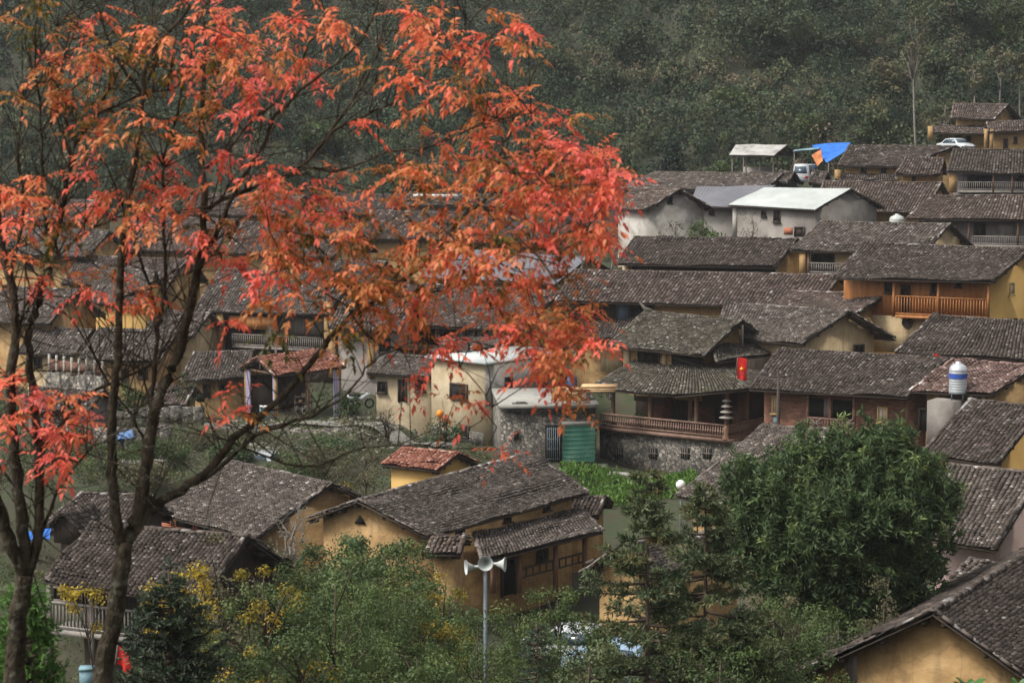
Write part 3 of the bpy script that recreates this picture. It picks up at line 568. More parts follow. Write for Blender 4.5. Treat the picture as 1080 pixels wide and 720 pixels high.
mb.prism([q - u * .55 - UPV * .6, q + u * .55 - UPV * .6, q + u * .55, q + UPV * .45, q - u * .55], -h.n * 1.6); mb.build('dormer', DARK_W, h.root)
mb = MB(); a0, b0, c0 = q - u * .8 - UPV * .15, q + u * .8 - UPV * .15, q + UPV * .55
tiles(mb, a0 - h.n * 1.6, a0 + h.n * .3, c0 + h.n * .3, c0 - h.n * 1.6, .2, .2, .01); tiles(mb, b0 + h.n * .3, b0 - h.n * 1.6, c0 - h.n * 1.6, c0 + h.n * .3, .2, .2, .01); mb.build('dormer_roof', T_DARK, h.root)
# left middle distance, seen through the red leaves
G_LEFT = 'tiled houses seen through the red leaves'
h = H('L1', 'house with orange beams and a small window strip behind the red roofed shelter', (205, 327), (346, 332), (372, 290), (232, 283), 132, 4.2, wall=DARK_W, tile=T_GREY, th=-26, group=G_LEFT, f=1.2)
h.panel('beam', ORANGE_W, 242, 334, 292, 347, 'F', .9, .1); h.panel('pillar', OCHRE, 229, 328, 236, 372, 'F', .9, .3); h.panel('pillar', OCHRE, 343, 318, 350, 385, 'F', .9, .3); h.rail(245, 340, 352, 364, 'F', .8, RAIL_GREY, True); h.win(250, 347, 266, 360, 'F', .05, FRAME_D)
h.panel('wall_panel', GREY_W, 300, 334, 342, 352, 'F', .02, .06)
h = H('L1b', 'low grey roof left of the red roofed shelter', (190, 402), (258, 398), (268, 370), (204, 372), 122, 2.4, wall=OCHRE, tile=T_GREY, th=-8, group=G_LEFT, f=.8)
h.door(214, 405, 222, 420, 'F', 0, FRAME_D); h.win(232, 404, 242, 412)
h = H('L2', 'house with pale plaster and ochre corner posts beside the parked motorcycle', (346, 345), (420, 350), (440, 318), (362, 314), 126, 4.0, wall=GREYP, tile=T_BROWN, th=-24, group=G_LEFT, f=.8)
h.panel('pillar', OCHRE, 347, 347, 354, 398, 'F', .1, .2); h.panel('pillar', OCHRE, 388, 349, 395, 398, 'F', .1, .2); h.win(400, 356, 412, 372)
h = H('L3', 'dark open fronted house with a brown roof directly behind the pale concrete house', (394, 342), (551, 348), (592, 308), (428, 299), 128, 4.4, wall=OCHRE, tile=T_BROWN, th=-26, group=G_LEFT, f=1.4)
h.panel('plank_or_shade_panel', BLACKH, 400, 346, 545, 364, 'F', 0, .06); h.post([430, 460, 463, 500, 545], 345, 366, 'F', .9, .13, POST_W)  # near-black panel paints the shade of the open front
h = H('L4', 'house with a smooth grey sheet roof and ochre gable above the pale concrete house', (440, 292), (586, 300), (622, 271), (476, 262), 134, 4.2, wall=OCHRE, tile=SHEET_G, roofkind='sheet', th=-28, group=G_LEFT, pitch=22)
h = H('L5', 'bright yellow gabled house glimpsed between the middle red tree stems', (90, 318), (152, 322), (164, 286), (110, 283), 138, 4.4, wall=YELLOW, tile=T_GREY, th=-58, group=G_LEFT, f=.5)
h = H('L6', 'grey roofed ochre house behind the white post fence on the left', (84, 378), (168, 382), (188, 350), (104, 346), 126, 3.6, wall=OCHRE, tile=T_GREY, th=-18, group=G_LEFT)
h.door(128, 388, 136, 408, 'F', 0, FRAME_D); h.win(146, 388, 156, 398)
h = H('L7', 'ochre gabled house behind the upper left red trunks', (-18, 338), (52, 342), (82, 306), (4, 302), 132, 4.0, wall=OCHRE, tile=T_GREY, th=-32, group=G_LEFT)
h = H('L8', 'brown roofed house left of centre above the orange beamed house', (236, 268), (352, 271), (376, 238), (256, 234), 146, 3.6, wall=OCHRE, tile=T_BROWN, th=-24, group=G_LEFT)
h.win(250, 271, 260, 282); h.win(290, 272, 300, 283)
h = H('L9', 'brown roofed house far left seen through leaves below the wooded hill', (120, 262), (226, 266), (250, 232), (150, 228), 150, 3.6, wall=OCHRE, tile=T_BROWN, th=-24, group=G_LEFT)
h = H('L10', 'low grey roof with a white sheet eave far back in the red leaves', (420, 216), (530, 218), (548, 206), (432, 204), 165, 3.0, wall=GREYP, tile=T_GREY, th=-18, group=G_LEFT)
h.panel('eave_board', WHITE, 436, 205, 486, 207.5, 'F', .75, .05)
h = H('L11', 'dark roofed house in the leaves below the low grey roof', (372, 250), (500, 254), (520, 226), (392, 222), 150, 3.4, wall=OCHRE, tile=T_BROWN, th=-22, group=G_LEFT)
h = H('L12', 'brown roofed house peeping out right of the red leaves above the long brown house', (580, 222), (640, 224), (652, 206), (594, 204), 160, 3.0, wall=GREYP, tile=T_BROWN, th=-20, group=G_LEFT)
h = H('L13', 'far left brown roof right under the hillside', (190, 226), (300, 228), (322, 206), (206, 204), 168, 3.2, wall=OCHRE, tile=T_BROWN, th=-20, group=G_LEFT)

for (key, lab, a, b, rr, rl, Y, Hh, wm, tm, th) in (
    ('M1', 'grey roofed house at the far left edge two rows below the hill', (-14, 268), (92, 272), (116, 244), (8, 240), 146, 3.4, OCHRE, T_GREY, -24),
    ('M2', 'brown roofed house far left just above the bright yellow gabled house', (64, 300), (176, 304), (198, 274), (86, 270), 141, 3.4, OCHRE, T_BROWN, -22),
    ('M3', 'grey rendered house between the orange beamed house and the brown roof above it', (298, 300), (386, 303), (408, 276), (318, 272), 141, 3.6, GREYP, T_GREY, -24),
    ('M4', 'dark roofed house above the smooth grey sheet roof in the leaves', (486, 254), (590, 257), (612, 232), (506, 228), 146, 3.4, OCHRE, T_DARK, -24),
    ('M5', 'brown roof at the far left under the wooded hill', (-20, 232), (84, 235), (104, 212), (0, 209), 160, 3.2, OCHRE, T_BROWN, -22),
    ('M6', 'dark roofed house left of centre in the row closest to the hill', (330, 224), (412, 226), (430, 206), (348, 204), 167, 3.0, OCHRE, T_DARK, -20),
    ('M7', 'narrow grey roof wedged left of the orange beamed house', (150, 352), (204, 355), (222, 330), (166, 327), 129, 3.4, OCHRE_PALE, T_GREY, -26),
    ('M8', 'grey roofed clay house behind the left red trunks above the white post fence', (18, 372), (78, 375), (98, 348), (36, 344), 128, 3.2, OCHRE_PALE, T_GREY, -22)):
    h = H(key, lab, a, b, rr, rl, Y, Hh, wall=wm, tile=tm, th=th, group=G_LEFT)
    xm = (a[0] + b[0]) / 2; h.win(xm - 12, a[1] + 4, xm - 4, a[1] + 15); h.door(xm + 8, a[1] + 4, xm + 16, a[1] + 26)
# ------------------------------------------------------------------ main house with the veranda (own construction)
class Frame:                                            # a vertical plane through a pixel at depth Y
    def __init__(s, px, Y, th):
        s.o = P(*px, Y); s.u = V(math.cos(math.radians(th)), math.sin(math.radians(th)), 0); s.n = V(s.u[1], -s.u[0], 0)
    def at(s, x, y, off=0): return hit((x, y), s.n, s.o, -off)
h = H('H16', 'wooden balcony house with two tiers of mossy roofs above a stone base', (640, 364), (743, 375), (783, 338), (680, 328), 113, 2.6, wall=OCHRE, tile=T_MOSS, name='balcony_house', th=-38, f=.9, g=.9, row=.2, sp=.21, deep=.1, group=G_MID)
hm = h; FOOT.pop()
# upper storey openings, right gable skirt
for r in ((673, 371, 696, 386), (709, 372, 742, 388)): h.win(*r, 'F', 0, DARK_W, BLACKH, bars=2)
h.panel('pillar', OCHRE_PALE, 658, 369, 664, 388, 'F', .05, .12); h.panel('pillar', OCHRE_PALE, 699, 371, 703, 388, 'F', .05, .12)
h.leanto((756, 382), (838, 368), (751, 366), (812, 356), 1.7, T_MOSS, 'gable_skirt_roof', face='R')
mb = MB(); a_ = h.Rr - UPV * .25; pr = h.B * .75 + h.Rr * .25; pb = h.B2 * .75 + h.Rr * .25
mb.bar(a_, V(a_[0], a_[1], pr[2] - .2), .13, .13, side=h.n)
mb.build('gable_truss', GREY_W, h.root)
F0 = Frame((768, 459), 106.6, -36)                       # railing plane, right front corner
rc = F0.at(768, 459)[2]; u, n = F0.u, F0.n
rl_ = F0.at(633, 446); Lr = abs((rl_ - F0.at(768, 459)) @ u); corner = F0.at(768, 464)
RT = F0.at(768, 449)[2]                                  # rail top height
FL = F0.at(768, 465)[2]                                  # balcony floor height
def at(su, sn, z): q = corner + u * su + n * sn; return V(q[0], q[1], z)
mb = MB()
# stone base
gz = F0.at(690, 499)[2]
mb.box(at(-Lr / 2 + .2, -2.7, (FL + gz) / 2 - .6), u * (Lr / 2 + .3), n * 2.6, UPV * ((FL - gz) / 2 + .55)); mb.build('stone_base', STONE, h.root)
for x in (652, 688, 722, 745):
    q = F0.at(x, 478) - n * .08; mb = MB(); mb.box(q, u * .27, n * .03, UPV * .28); o = mb.build('base_window', BLACKH, h.root); mb = MB()
    for k in (-.15, 0, .15): mb.box(q + u * k + n * .05, u * .02, n * .02, UPV * .28)
    mb.box(q + n * .05, u * .29, n * .025, UPV * .03); mb.build('window_bars', GREY_W, o)
# balcony floor, railings, posts
mb = MB(); mb.box(at(-Lr / 2, -2.6, FL), u * (Lr / 2 + .15), n * 2.75, UPV * .1); mb.build('balcony_floor', RAIL_W, h.root)
for (p, q) in ((at(-Lr, 0, RT), at(0, 0, RT)), (at(0, 0, RT), at(0, -4.6, RT))):
    mb = MB(); mb.bar(p, q, .12, .1); hh = RT - FL - .1; mb.bar(p - UPV * (hh - .12), q - UPV * (hh - .12), .09, .08); N = int(np.linalg.norm(q - p) / .155)
    for i in range(N + 1):
        x = p + (q - p) * i / N; mb.bar(x - UPV * (hh - .1), x - UPV * .04, .055, .055, side=n)
        mb.bar(x - UPV * (hh * .62), x - UPV * (hh * .38), .085, .085, side=n)
    mb.build('railing', RAIL_W, h.root)
EZ = F0.at(768, 414)[2]
psx = [643, 682, 712, 731, 763]
pu = [(F0.at(x, 440, ) - corner) @ u for x in psx]
for i, x in enumerate(pu):
    mb = MB(); back = -.35 if i != 2 else -1.6
    mb.lathe(at(x, back, FL), [(.17, 0), (.17, .3), (.125, .36), (.12, EZ - FL + .12)], 12); mb.build('post', POST_W, h.root, True)
for su, sn in ((-.2, -2.4), (-.2, -4.4)):
    mb = MB(); mb.lathe(at(su, sn, FL), [(.12, 0), (.1, EZ - FL + .6)], 10); mb.build('post', POST_W, h.root, True)
# ground floor wall behind the veranda
mb = MB(); mb.box(at(-Lr / 2 - .1, -4.6, (FL + EZ) / 2 + .7), u * (Lr / 2 - .3), n * 1.2, UPV * ((EZ - FL) / 2 + .7)); vw = mb.build('veranda_wall', DARK_W, h.root)  # blackish wood colour carries part of the veranda's shade
for k, (a0, b0) in enumerate(((-.82, -.68), (-.5, -.34), (-.2, -.1))):
    mb = MB(); mb.box(at(Lr * (a0 + b0) / 2, -3.36, FL + 1.05), u * Lr * (b0 - a0) / 2, n * .04, UPV * 1.05); mb.build('door', POST_W if k == 2 else RED_W, h.root)
# lower skirt roof round two sides
zt = h.at(700, 389, 'F', 0)[2] + .25
e0, e1, e2 = F0.at(622, 409, .55), at(.75, .75, EZ + .05), at(.75, -6.5, EZ + .25)
t0, t1 = h.at(668, 388.5), h.at(764, 392)
em, e1 = F0.at(712, 417, .55), F0.at(790, 410, .55)
t0 = V(t0[0], t0[1], zt); t1 = V(t1[0], t1[1], zt); t2 = t1 - n * 4.5; e2 = e1 - n * 6.0 + u * .2 + UPV * .1
kf = ((em - e0) @ u) / ((e1 - e0) @ u); tm = t0 * (1 - kf) + t1 * kf
mb = MB()
for qd in ((e0, em, tm, t0), (em, e1, t1, tm), (e1, e2, t2, t1)):
    tiles(mb, *qd, .18, .16, sag=.02); mb.slab([q - UPV * .08 for q in qd], .05, mi=1)
caps(mb, e1 + UPV * .05, t1 + UPV * .05, bright=.6); caps(mb, e0 + UPV * .03, t0 + UPV * .03, w=.1, bright=.7)
mb.build('skirt_roof', [T_MOSS, DARK_W], h.root)
mb = MB(); q = t0 - u * .1; mb.box((t0 + t1) / 2 - n * 2 - UPV * 1.0, u * np.linalg.norm(t1 - t0) / 2 * .98, n * 1.9, UPV * 1.2); mb.build('inner_wall', DARK_W, h.root)  # dark colour chosen to paint in the shaded veranda interior
# ridge horn at the left end
mb = MB(); mb.tube([h.Rl + UPV * .05 + h.u * .5, h.Rl + UPV * .15, h.Rl - h.u * .35 + UPV * .5], [.13, .12, .05], 6, .6); mb.build('ridge_horn', T_MOSS, h.roof)
FOOT.append((at(-Lr, 0, 0), at(0, 0, 0), at(0, -6, 0), at(-Lr, -6, 0), gz)); main_floor = FL; main_corner = corner; m_at = at

# ------------------------------------------------------------------ pale concrete house
C0 = P(511, 384, 114.5); thA = -46; ua = V(math.cos(math.radians(thA)), math.sin(math.radians(thA)), 0); ub = V(math.cos(math.radians(49)), math.sin(math.radians(49)), 0)
na, nb = V(ua[1], -ua[0], 0), V(ub[1], -ub[0], 0)
def onA(x, y, off=0): return hit((x, y), na, C0, -off)
def onB(x, y, off=0): return hit((x, y), nb, C0, -off)
zA = onA(490, 468)[2]; lA = abs((onA(455, 400) - C0) @ ua); lB = abs((onB(600, 395) - C0) @ ub); zt = C0[2]
rt = empty('concrete_house', (C0[0], C0[1], zA), 'pale two storey concrete house with a flat white roof and narrow windows', 'house')
f0, f1, f2, f3 = C0, C0 + ub * lB, C0 + ub * lB - ua * lA, C0 - ua * lA
mb = MB(); mb.prism([V(q[0], q[1], zA - 1) for q in (f0, f1, f2, f3)], UPV * (zt - zA + .9)); mb.build('wall', CREAM, rt)
mb = MB(); mb.prism([q + d_ + UPV * .0 for q, d_ in ((f0, ua * .3 - ub * .3), (f1, ua * .3 + ub * .3), (f2, -ua * .3 + ub * .3), (f3, -ua * .3 - ub * .3))], UPV * .14); mb.build('roof', SHEET_W, rt)
mb = MB(); k = (f0 + f1) / 2; mb.box(V(k[0], k[1], zt - 1.3) + nb * .02, ub * (lB / 2 - .03), nb * .03, UPV * 1.2); mb.build('side_cladding', WHITEP, rt)
def pane(on, d_, nn, x0, y0, x1, y1, nm='window', m=BLACKH, fm=FRAME_D, off=.06):
    a, b, c, d = on(x0, (y0 + y1) / 2), on(x1, (y0 + y1) / 2), on((x0 + x1) / 2, y0), on((x0 + x1) / 2, y1); cc = (a + b) / 2; cc = V(cc[0], cc[1], (c[2] + d[2]) / 2); hw = abs((b - a) @ d_) / 2; hh = (c[2] - d[2]) / 2
    mb = MB()
    for s_ in (-1, 1): mb.box(cc + d_ * s_ * hw + nn * off, d_ * .05, nn * .06, UPV * (hh + .05)); mb.box(cc + UPV * s_ * hh + nn * off, d_ * (hw - .05), nn * .06, UPV * .05)
    fo = mb.build(nm, fm, rt); mb = MB(); mb.box(cc + nn * off, d_ * (hw - .05), nn * .02, UPV * (hh - .05)); mb.build('pane', m, fo)
pane(onA, ua, na, 476, 405, 493, 421); pane(onA, ua, na, 487, 449, 495, 461); pane(onB, ub, nb, 532, 398, 539, 425); pane(onB, ub, nb, 569, 402, 576, 421, 'door_frame'); pane(onB, ub, nb, 583, 393, 597, 408)
mb = MB(); q = onA(470, 440); mb.box((onA(455, 436) + C0 * V(1, 1, 0) + UPV * onA(500, 436)[2]) / 2 + na * .02, ua * lA / 2, na * .03, UPV * .9)
mb = MB(); k = (f0 + f3) / 2; zz = onA(483, 452)[2]; mb.box(V(k[0], k[1], (zz + zA) / 2) + na * .03, ua * (lA / 2 - .03), na * .04, UPV * (zz - zA) / 2); mb.build('plinth', STONE, rt)
FOOT.append((f0, f1, f2, f3, zA))
# tiled cap roof right behind
h = H('Wb', 'small grey hipped looking roof right behind the pale concrete house', (440, 384), (512, 382), (548, 352), (478, 350), 124, 5.0, wall=OCHRE, tile=T_GREY, th=-32, name='clay_annex', cat='outbuilding', f=.5)

# ------------------------------------------------------------------ stone terrace with the green shutter
F1 = Frame((628, 488), 107.5, 4); gz1 = F1.at(600, 489)[2]
tz = F1.at(600, 428)[2]
pL, pR = F1.at(528, 460), F1.at(629, 460)
rt = empty('stone_terrace', ((pL[0] + pR[0]) / 2, pL[1], gz1), 'rubble stone terrace building with a green roller shutter and iron gate', 'building')
Lw = np.linalg.norm((pR - pL)[:2]); cc = (pL + pR) / 2
mb = MB(); mb.box(V(cc[0], cc[1], (tz + gz1) / 2 - .5) - F1.n * 3.4, F1.u * Lw / 2, F1.n * 3.4, UPV * ((tz - gz1) / 2 + .5)); mb.build('wall', STONE, rt)
mb = MB(); mb.box(V(cc[0], cc[1], tz + .04) - F1.n * 3.2, F1.u * (Lw / 2 + .1), F1.n * 3.5, UPV * .12); mb.build('terrace_slab', CONC, rt); mb = MB()
for i in range(40): mb.box(V(cc[0], cc[1], tz - .1 + random.gauss(0, .06)) + F1.u * random.uniform(-Lw / 2, Lw / 2) + F1.n * .16, F1.u * random.uniform(.1, .3), F1.n * .1, UPV * random.uniform(.08, .3))
mb.build('mossy_edge', DARKC, rt)
def f1box(x0, y0, x1, y1, nm, m, th, par=None, off=0):
    a, b, c, d = F1.at(x0, (y0 + y1) / 2), F1.at(x1, (y0 + y1) / 2), F1.at((x0 + x1) / 2, y0), F1.at((x0 + x1) / 2, y1); k = (a + b) / 2
    mb = MB(); mb.box(V(k[0], k[1], (c[2] + d[2]) / 2) + F1.n * (th / 2 + off), (b - a) * V(1, 1, 0) / 2, F1.n * th / 2, UPV * (c[2] - d[2]) / 2); return mb.build(nm, m, par or rt)
a, b = F1.at(593, 449), F1.at(627, 486); mb = MB(); nn_ = 26
sheet(mb, V(a[0], a[1], b[2]) + F1.n * .08, b + F1.n * .08, V(b[0], b[1], a[2]) + F1.n * .08, a + F1.n * .08, .22, .035)
zs = np.linspace(b[2], a[2], 9)
for z in zs: mb.box((a + b) / 2 * V(1, 1, 0) + UPV * z + F1.n * .11, (b - a) * V(.5, .5, 0), F1.n * .012, UPV * .014)
mb.build('roller_shutter', GREEN_S, rt)
f1box(575, 448, 592, 486, 'gate_shade', BLACKH, .03)  # solid black sheet, painted-in shade behind the gate bars
mb = MB(); a, b = F1.at(577, 450), F1.at(590, 485)
for i in range(7): x = a[0] + (b[0] - a[0]) * i / 6; mb.bar(V(x, a[1], b[2]) + F1.n * .12, V(x, a[1], a[2]) + F1.n * .12, .04, .04)
for k in (.05, .35, .65, .95): z = b[2] + (a[2] - b[2]) * k; mb.bar(V(a[0], a[1], z) + F1.n * .12, V(b[0], b[1], z) + F1.n * .12, .04, .04, )
mb.build('iron_gate', GALV, rt)
f1box(541, 453, 548, 464, 'window', GREY_W, .06); f1box(542, 454, 547, 463, 'pane', BLACKH, .08); f1box(592, 444, 628, 448, 'lintel', CONC, .12)
f1box(540, 489, 640, 494, 'kerb_step', CONC, 1.2)
FOOT.append((pL, pR, pR - F1.n * 5, pL - F1.n * 5, gz1)); terr_z = tz + .16

# ------------------------------------------------------------------ shelter with the red tile roof
h = H('SH', 'open timber shelter with red tile roof and lilac curtains beside the path', (289, 396), (366, 386), (345, 368), (270, 377), 117, 2.7, wall=DARK_W, tile=T_RED, name='open_shelter', cat='shelter', th=20, nowall=True, g=.5, f=.5, pitch=24)
for a, t in ((.06, .08), (.94, .08), (.06, .92), (.94, .92), (.5, .08)):
    q = h.rp(a, t); mb = MB(); mb.bar(V(q[0], q[1], h.zb - .5), q - UPV * .1, .16, .16, side=h.n); mb.build('post', POST_W if a > .1 else OCHRE, h.root)
q0, q1 = h.rp(.1, .9), h.rp(.9, .9); mb = MB(); mb.box(V(*((q0 + q1) / 2)[:2], h.zb + 1.1), (q1 - q0) * V(.5, .5, 0), h.n * .05, UPV * 1.25); mb.build('back_wall', DARK_W, h.root)
q0, q1 = h.rp(.06, .12), h.rp(.06, .88); mb = MB(); mb.bar(q0 - UPV * .2, q1 - UPV * .2, .1, .1); mb.bar((q0 + q1) / 2 - UPV * .2, h.Rl * .94 + h.Rr * .06 - UPV * .2, .1, .1, side=h.n); mb.build('gable_beam', POST_W, h.root)
def cloth(p, q, z0, z1, nm, m, par, k=16, amp=.08):
    s = np.linspace(0, 1, k); d = (q - p) * V(1, 1, 0); nn = unit(V(d[1], -d[0], 0)); x = p[None] + d[None] * s[:, None] + nn[None] * (np.sin(s * 19) * amp)[:, None]
    lo = x.copy(); lo[:, 2] = z0; hi = x.copy(); hi[:, 2] = z1; mb = MB(); i = np.arange(k - 1); v = np.concatenate([lo, hi, lo + nn * .02, hi + nn * .02])
    mb.arr(v, np.concatenate([np.stack([i, i + 1, i + 1 + k, i + k], -1), np.stack([i + 2 * k + 1, i + 2 * k, i + 3 * k, i + 3 * k + 1], -1)]), .4); return mb.build(nm, m, par)
for (a, t, b, t2) in ((.06, .80, .06, .92), (.84, .06, .93, .06), (.06, .06, .06, .14)):
    q0, q1 = h.rp(a, t), h.rp(b, t2); cloth(q0, q1, h.zb + .1, min(q0[2], q1[2]) - .15, 'curtain', LILAC, h.root)
shz = h.zb; hsh = h

# ------------------------------------------------------------------ terrain
ctrl = []
for (a, b, c, d, z) in FOOT:
    for s in (-.06, .1, .3, .5, .7, .9, 1.06):
        for t in (-.12, .1, .3, .5, .7, .9, 1.06):
            q = (a * (1 - s) + b * s) * (1 - t) + (d * (1 - s) + c * s) * t; ctrl.append((q[0], q[1], z))
for x in range(-120, 121, 12):
    for y, z in ((-20, 1.0), (0, -2.2), (8, -3.6), (15, -5.4), (25, -8.6), (35, -12.0), (45, -15.2)): ctrl.append((x, y, z))
    if x < -14 or x > 22: ctrl.append((x, 55, -17.6))
    ctrl.append((x, 205, 0.5 if x > 20 else -2.5))
    if abs(x) > 45:
        for y, z in ((70, -18.5), (90, -18), (110, -15), (130, -13), (150, -9.5), (175, -6)): ctrl.append((x, y, z))
for (px, py, Y) in ((660, 512, 106), (640, 524, 102), (700, 506, 106), (330, 446, 112), (400, 446, 110), (440, 470, 104), (560, 492, 105), (740, 502, 102),
                    (60, 470, 108), (130, 452, 112), (200, 450, 112), (300, 470, 106), (610, 690, 73), (670, 705, 70), (560, 690, 72), (700, 690, 70), (130, 505, 92), (60, 505, 92), (60, 400, 124), (120, 415, 120), (380, 436, 116)):
    q = P(px, py, Y); ctrl.append(tuple(q)); ctrl.append((q[0] + .8, q[1], q[2]))
CT = np.array(ctrl)
def hillf(x, y):
    f = 203 + 4 * np.sin(x * .045 + .6) - .02 * x
    t = y - f
    return .50 * np.logaddexp(0, t / 4) * 4 + np.where(t > 0, 1.0 * np.sin(x * .11 + y * .05) * np.clip(t / 20, 0, 1), 0)
def ground(x, y):
    x = np.atleast_1d(np.asarray(x, float)); y = np.atleast_1d(np.asarray(y, float)); out = np.zeros(len(x)); yy = np.minimum(y, 205); xx = np.clip(x, -120, 120)
    for i in range(0, len(x), 4000):
        d2 = (xx[i:i + 4000, None] - CT[None, :, 0]) ** 2 + (yy[i:i + 4000, None] - CT[None, :, 1]) ** 2
        wt = 1 / (d2 + 3.0) ** 2.2
        out[i:i + 4000] = (wt * CT[None, :, 2]).sum(1) / wt.sum(1)
    return out + hillf(x, y)
def gz_(x, y): return float(ground([x], [y])[0])
xs = np.concatenate([np.linspace(-420, -110, 12), np.arange(-100, 101, 1.25), np.linspace(110, 420, 12)])
ys = np.concatenate([np.linspace(-120, -30, 6), np.arange(-20, 12, 2.5), np.arange(12, 210, 1.25), np.arange(211, 300, 3), np.linspace(310, 480, 10)])
X, Yg = np.meshgrid(xs, ys); Zg = ground(X.ravel(), Yg.ravel()); Zg += .12 * np.sin(X.ravel() * 1.7 + np.sin(Yg.ravel() * 1.3)) * np.sin(Yg.ravel() * 1.1)
Zg = np.where(Zg > 50, 50 + 30 * (1 - np.exp(-(Zg - 50) / 30)), Zg)
k = len(xs); i, j = np.meshgrid(np.arange(len(ys) - 1), np.arange(k - 1), indexing='ij')
q = np.stack([i * k + j, i * k + j + 1, (i + 1) * k + j + 1, (i + 1) * k + j], -1).reshape(-1, 4)
GROUND = mat('ground_soil', [(.3, (.03, .032, .018)), (.5, (.05, .047, .028)), (.65, (.085, .072, .048)), (.8, (.13, .115, .085))], scale=.25, bump=.6, bscale=3, blot=((.03, .045, .018), .5, .45, .85))
t_ = GROUND.node_tree; b_ = t_.nodes['Principled BSDF']; src = b_.inputs['Base Color'].links[0].from_socket      # leaf litter and scrub floor on the hill
sx = t_.nodes.new('ShaderNodeSeparateXYZ'); t_.links.new([n_ for n_ in t_.nodes if n_.type == 'TEX_COORD'][0].outputs['Object'], sx.inputs[0])
mr_ = t_.nodes.new('ShaderNodeMapRange'); mr_.inputs[1].default_value = 192; mr_.inputs[2].default_value = 204; t_.links.new(sx.outputs['Y'], mr_.inputs[0])
mx_ = t_.nodes.new('ShaderNodeMix'); mx_.data_type = 'RGBA'; t_.links.new(mr_.outputs[0], mx_.inputs[0]); t_.links.new(src, mx_.inputs[6]); mx_.inputs[7].default_value = (.035, .036, .022, 1); t_.links.new(mx_.outputs[2], b_.inputs['Base Color'])
tag(link_mesh('ground', np.stack([X.ravel(), Yg.ravel(), Zg], -1), q.ravel(), np.full(len(q), 4), GROUND, smooth=True), kind='structure')
def inside_house(x, y, m=.6):
    r = np.zeros(len(x), bool)
    for (a, b, c, d, z) in FOOT:
        ctr = (a + b + c + d)[:2] / 4; ok = np.ones(len(x), bool); pts = [a, b, c, d]
        for p0, p1 in zip(pts, pts[1:] + pts[:1]):
            e = (p1 - p0)[:2]; L = np.linalg.norm(e); nn = np.array([e[1], -e[0]]) / L
            if nn @ (ctr - p0[:2]) > 0: nn = -nn
            ok &= ((x - p0[0]) * nn[0] + (y - p0[1]) * nn[1]) < m
        r |= ok
    return r
# paths
def ribbon(name, pts, w, m, lift=.05):
    pts = np.array([P(*p)[:2] for p in pts]); n = 40; t = np.linspace(0, len(pts) - 1, n); ii = np.minimum(t.astype(int), len(pts) - 2); f = (t - ii)[:, None]
    c = pts[ii] * (1 - f) + pts[ii + 1] * f; d = unit(np.gradient(c, axis=0)); nn = np.stack([d[:, 1], -d[:, 0]], 1)
    cols = np.linspace(-.5, .5, 5); v = (c[:, None] + nn[:, None] * (cols * w)[None, :, None]).reshape(-1, 2)
    z = ground(v[:, 0], v[:, 1]).reshape(n, 5); z = np.repeat(z.max(1, keepdims=True), 5, 1).ravel() + lift + .1
    i, j = np.meshgrid(np.arange(n - 1), np.arange(4), indexing='ij'); q = np.stack([i * 5 + j, i * 5 + j + 1, i * 5 + j + 6, i * 5 + j + 5], -1).reshape(-1, 4)
    return tag(link_mesh(name, np.column_stack([v, z]), q.ravel(), np.full(len(q), 4), m), kind='structure')
ribbon('path', [(215, 446, 112), (300, 447, 112.5), (390, 447, 110), (470, 472, 104)], 1.3, mat('path_concrete', [(.3, (.12, .115, .10)), (.7, (.22, .205, .18))], scale=.7, blot=((.07, .066, .045), .9, .48, .8)))
0 and ribbon('road', [(150, 500, 99), (230, 486, 102), (320, 484, 104), (400, 478, 104)], 3.2, mat('road_concrete', [(.3, (.16, .155, .145)), (.7, (.26, .25, .235))], scale=.5, blot=((.1, .1, .09), .8, .52, .6)))

# ------------------------------------------------------------------ leaf helpers
def leaf_arr(pos, dirn, L, W, fold=.15, ref=None):
    """pos (N,3) bases, dirn (N,3) unit; returns verts, quads: pointed four-vertex leaves"""
    N = len(pos); r = unit(rng.normal(size=(N, 3))) if ref is None else ref; side = unit(np.cross(dirn, r)); nn = np.cross(side, dirn)
    L = np.broadcast_to(L, N)[:, None]; W = np.broadcast_to(W, N)[:, None]
    v = np.stack([pos, pos + dirn * L * .45 + side * W / 2 + nn * W * fold, pos + dirn * L, pos + dirn * L * .45 - side * W / 2 + nn * W * fold], 1)
    return v.reshape(-1, 3), np.arange(N * 4).reshape(-1, 4)
def leaves(name, pos, dirn, L, W, m, parent, tv):
    v, q = leaf_arr(pos, dirn, L, W); return link_mesh(name, v, q.ravel(), np.full(len(q), 4), m, parent, np.clip(tv, 0, 1))
def clump_points(centres, rad, n, flat=.8):
    """n leaf points per clump, denser towards the clump's shell"""
    C = np.repeat(np.asarray(centres, float), n, 0); d = unit(rng.normal(size=(len(C), 3))); r = np.repeat(np.broadcast_to(rad, len(centres)), n) * (rng.random(len(C)) ** .55)
    o = d * r[:, None]; o[:, 2] *= flat; return C + o, d, np.repeat(np.arange(len(centres)), n)
